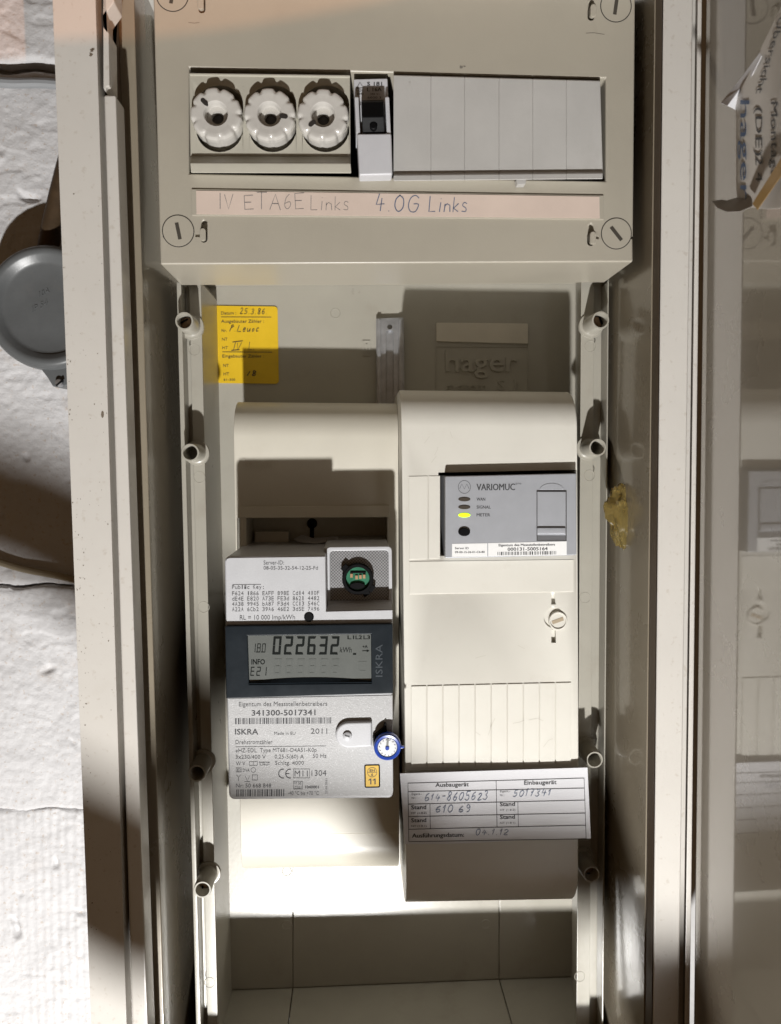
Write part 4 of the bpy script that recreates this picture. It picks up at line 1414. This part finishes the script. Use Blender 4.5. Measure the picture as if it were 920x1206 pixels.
# scrap of paper lying on the meter
ps = MB()
pts = [(346, 634.5, .486), (356, 629.5, .49), (368, 633.5, .484), (376, 636, .487), (397, 631.5, .482), (399, 633, .478), (384, 638, .474), (372, 639.5, .472), (357, 638.5, .474), (350, 637, .476)]
A = [P(*p) for p in pts]
B = [a+Vector((0, 0, -.0003)) for a in A]
ps.loops(A, B, True, True)
o = ps.build('paper_scrap', PAPER, smooth=0)
tag(o, 'small crumpled scrap of paper lying on top of the electricity meter', 'paper')

# amber lump of tape on the right side wall
mb = MB()
c = P(731, 610, .435)
nu, nv = 26, 22
vs = []
for j in range(nv+1):
    ph = math.pi*j/nv
    for i in range(nu):
        th = 2*math.pi*i/nu
        d = Vector((math.sin(ph)*math.cos(th), math.sin(ph)*math.sin(th), math.cos(ph)))
        k = 1+.28*noise.noise(d*2.2+Vector((4, 1, 2)))+.16*noise.noise(d*6)+.08*noise.ridged_multi_fractal(d*5, 1, 2, 3, 1, 2)
        wdt = .0080*(1-.45*max(0, -d.z))
        vs.append(c+Vector((d.x*wdt*k+.0022*(-d.z)+.0005, d.y*.006*k, d.z*.0165*k)))
fs = [(j*nu+i, j*nu+(i+1) % nu, (j+1)*nu+(i+1) % nu, (j+1)*nu+i) for j in range(nv) for i in range(nu)]
mb.add(vs, fs)
o = mb.build('tape_lump', AMBER, smooth=25)
tag(o, 'crumpled amber plastic tape stuck between the right rail and the cabinet wall', 'tape')

# brochure on the door
bro = thing('brochure', 'folded printed brochure with blue lettering hanging in the open door, top right', 'brochure', P(880, 250, .33))


def sheet(pxs, name, mt, thick=.0003):
    """grid of (px,py,d) rows -> bent sheet"""
    mb = MB()
    nr, ncol = len(pxs), len(pxs[0])
    A = [P(*p) for row in pxs for p in row]
    B = [a+Vector((thick, thick, 0)) for a in A]
    fs = []
    N2 = len(A)
    for j in range(nr-1):
        for i in range(ncol-1):
            k = j*ncol+i
            fs += [(k, k+1, k+ncol+1, k+ncol), (k+N2, k+ncol+N2, k+ncol+1+N2, k+1+N2)]
    ed = list(range(ncol))+[j*ncol+ncol-1 for j in range(1, nr)]+[(nr-1)*ncol+i for i in range(ncol-2, -1, -1)]+[j*ncol for j in range(nr-2, 0, -1)]
    for i in range(len(ed)):
        a_, b_ = ed[i], ed[(i+1) % len(ed)]
        fs.append((a_, a_+N2, b_+N2, b_))
    mb.add(A+B, fs)
    return mb.build(name, mt, bro, smooth=60)


def bx(y):     # left edge of the brochure
    return 866+(1 if y > 120 else (120-y)*.48)


def dbr(x):
    return .159*911/(x-420)+.0022*math.sin(x*.085)


rows = []
for j in range(15):
    y = -40+j*20
    l = bx(y) if y < 230 else bx(y)+2
    rows.append([(l+(960-l)*i/8, y+6*math.sin(i*.5)*(j/14), dbr(l+(960-l)*i/8)) for i in range(9)])
sheet(rows, 'cover_page', BROCHURE)
sheet([[(849, 121, .322), (857, 124.5, .318), (866, 129, .323)], [(868, 98, .322), (872, 104, .320), (875, 110, .318)], [(895, 62, .305), (896, 64, .304), (897, 66, .303)]], 'curled_corner', PAPER)
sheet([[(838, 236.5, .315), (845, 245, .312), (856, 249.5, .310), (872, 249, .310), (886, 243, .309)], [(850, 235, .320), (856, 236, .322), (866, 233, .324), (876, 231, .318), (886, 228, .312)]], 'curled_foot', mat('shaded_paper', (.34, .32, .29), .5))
mb = MB()


def dbro(x, y):
    return dbr(x)-.0008


vs, fs = glyphs('hager', .0)
a_, b_ = min(v[0] for v in vs), max(v[0] for v in vs)
pts = []
for x, y in vs:
    X = 872+y/.7*11
    Y = 118+(x-a_)/(b_-a_)*118
    pts.append(P(X, Y, dbro(X, Y)))
mb.add(pts, fs)
mb.build('title', mat('blue_print', (.045, .075, .14), .5), bro)
mb = MB()
for k, (tx, x0, y0, L_) in enumerate((('Ubersicht', 893, 20, 90), ('(DE)', 890, 126, 58), ('2 4', 890, 184, 30), ('Montage', 908, 120, 90))):
    vs, fs = glyphs(tx, 0.0)
    a_, b_ = min(v[0] for v in vs), max(v[0] for v in vs)
    pts = []
    for x, y in vs:
        X = x0+y/.7*8+(0 if y0 > 100 else (100-(y0+(x-a_)/(b_-a_)*L_))*.3)
        Y = y0+(x-a_)/(b_-a_)*L_
        pts.append(P(X, Y, dbro(X, Y)))
    mb.add(pts, fs)
mb.build('small_print', INKGREY, bro)
sheet([[(886, 240, .306), (920, 186, .286), (950, 140, .270)], [(892, 247, .303), (922, 204, .285), (955, 160, .268)]], 'tape', OCHRE)

# ------------------------------------------------------------------ work lamp below the picture and an added bar that shades a band across the scene
wl = thing('work_lamp', 'hand-held work lamp below the picture that lights the cabinet from underneath', 'lamp', LAMP-Vector((0, .03, .07)))
dirv = (Vector((-.03, .45, CAMZ-.12))-LAMP).normalized()
ax = dirv
e1 = ax.cross(Vector((0, 0, 1))).normalized()
e2 = ax.cross(e1)
mb = MB()
ringz = []
for r_, s_ in ((.0, -.05), (.022, -.05), (.030, -.03), (.034, -.016), (.0335, -.016), (.029, -.03), (.020, -.045), (0, -.046)):
    ringz.append([LAMP+ax*s_+r_*(e1*math.cos(2*math.pi*i/28)+e2*math.sin(2*math.pi*i/28)) for i in range(28)])
for a_, b_ in zip(ringz, ringz[1:]):
    mb.loops(a_, b_)
mb.build('housing', LAMPBODY, wl)
BD = .40     # distance of the added shading bar in front of the lamp (along Y)
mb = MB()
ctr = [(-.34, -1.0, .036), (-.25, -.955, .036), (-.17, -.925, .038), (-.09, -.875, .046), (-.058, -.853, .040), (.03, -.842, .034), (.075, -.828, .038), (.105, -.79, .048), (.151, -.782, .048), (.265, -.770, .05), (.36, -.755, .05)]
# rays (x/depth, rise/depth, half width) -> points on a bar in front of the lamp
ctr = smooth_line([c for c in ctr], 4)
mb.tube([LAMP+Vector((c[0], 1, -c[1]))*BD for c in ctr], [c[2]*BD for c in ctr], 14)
mb.build('shadow_bar', LAMPBODY, wl)  # unseen bar added to cast the shadow band, not part of the lamp
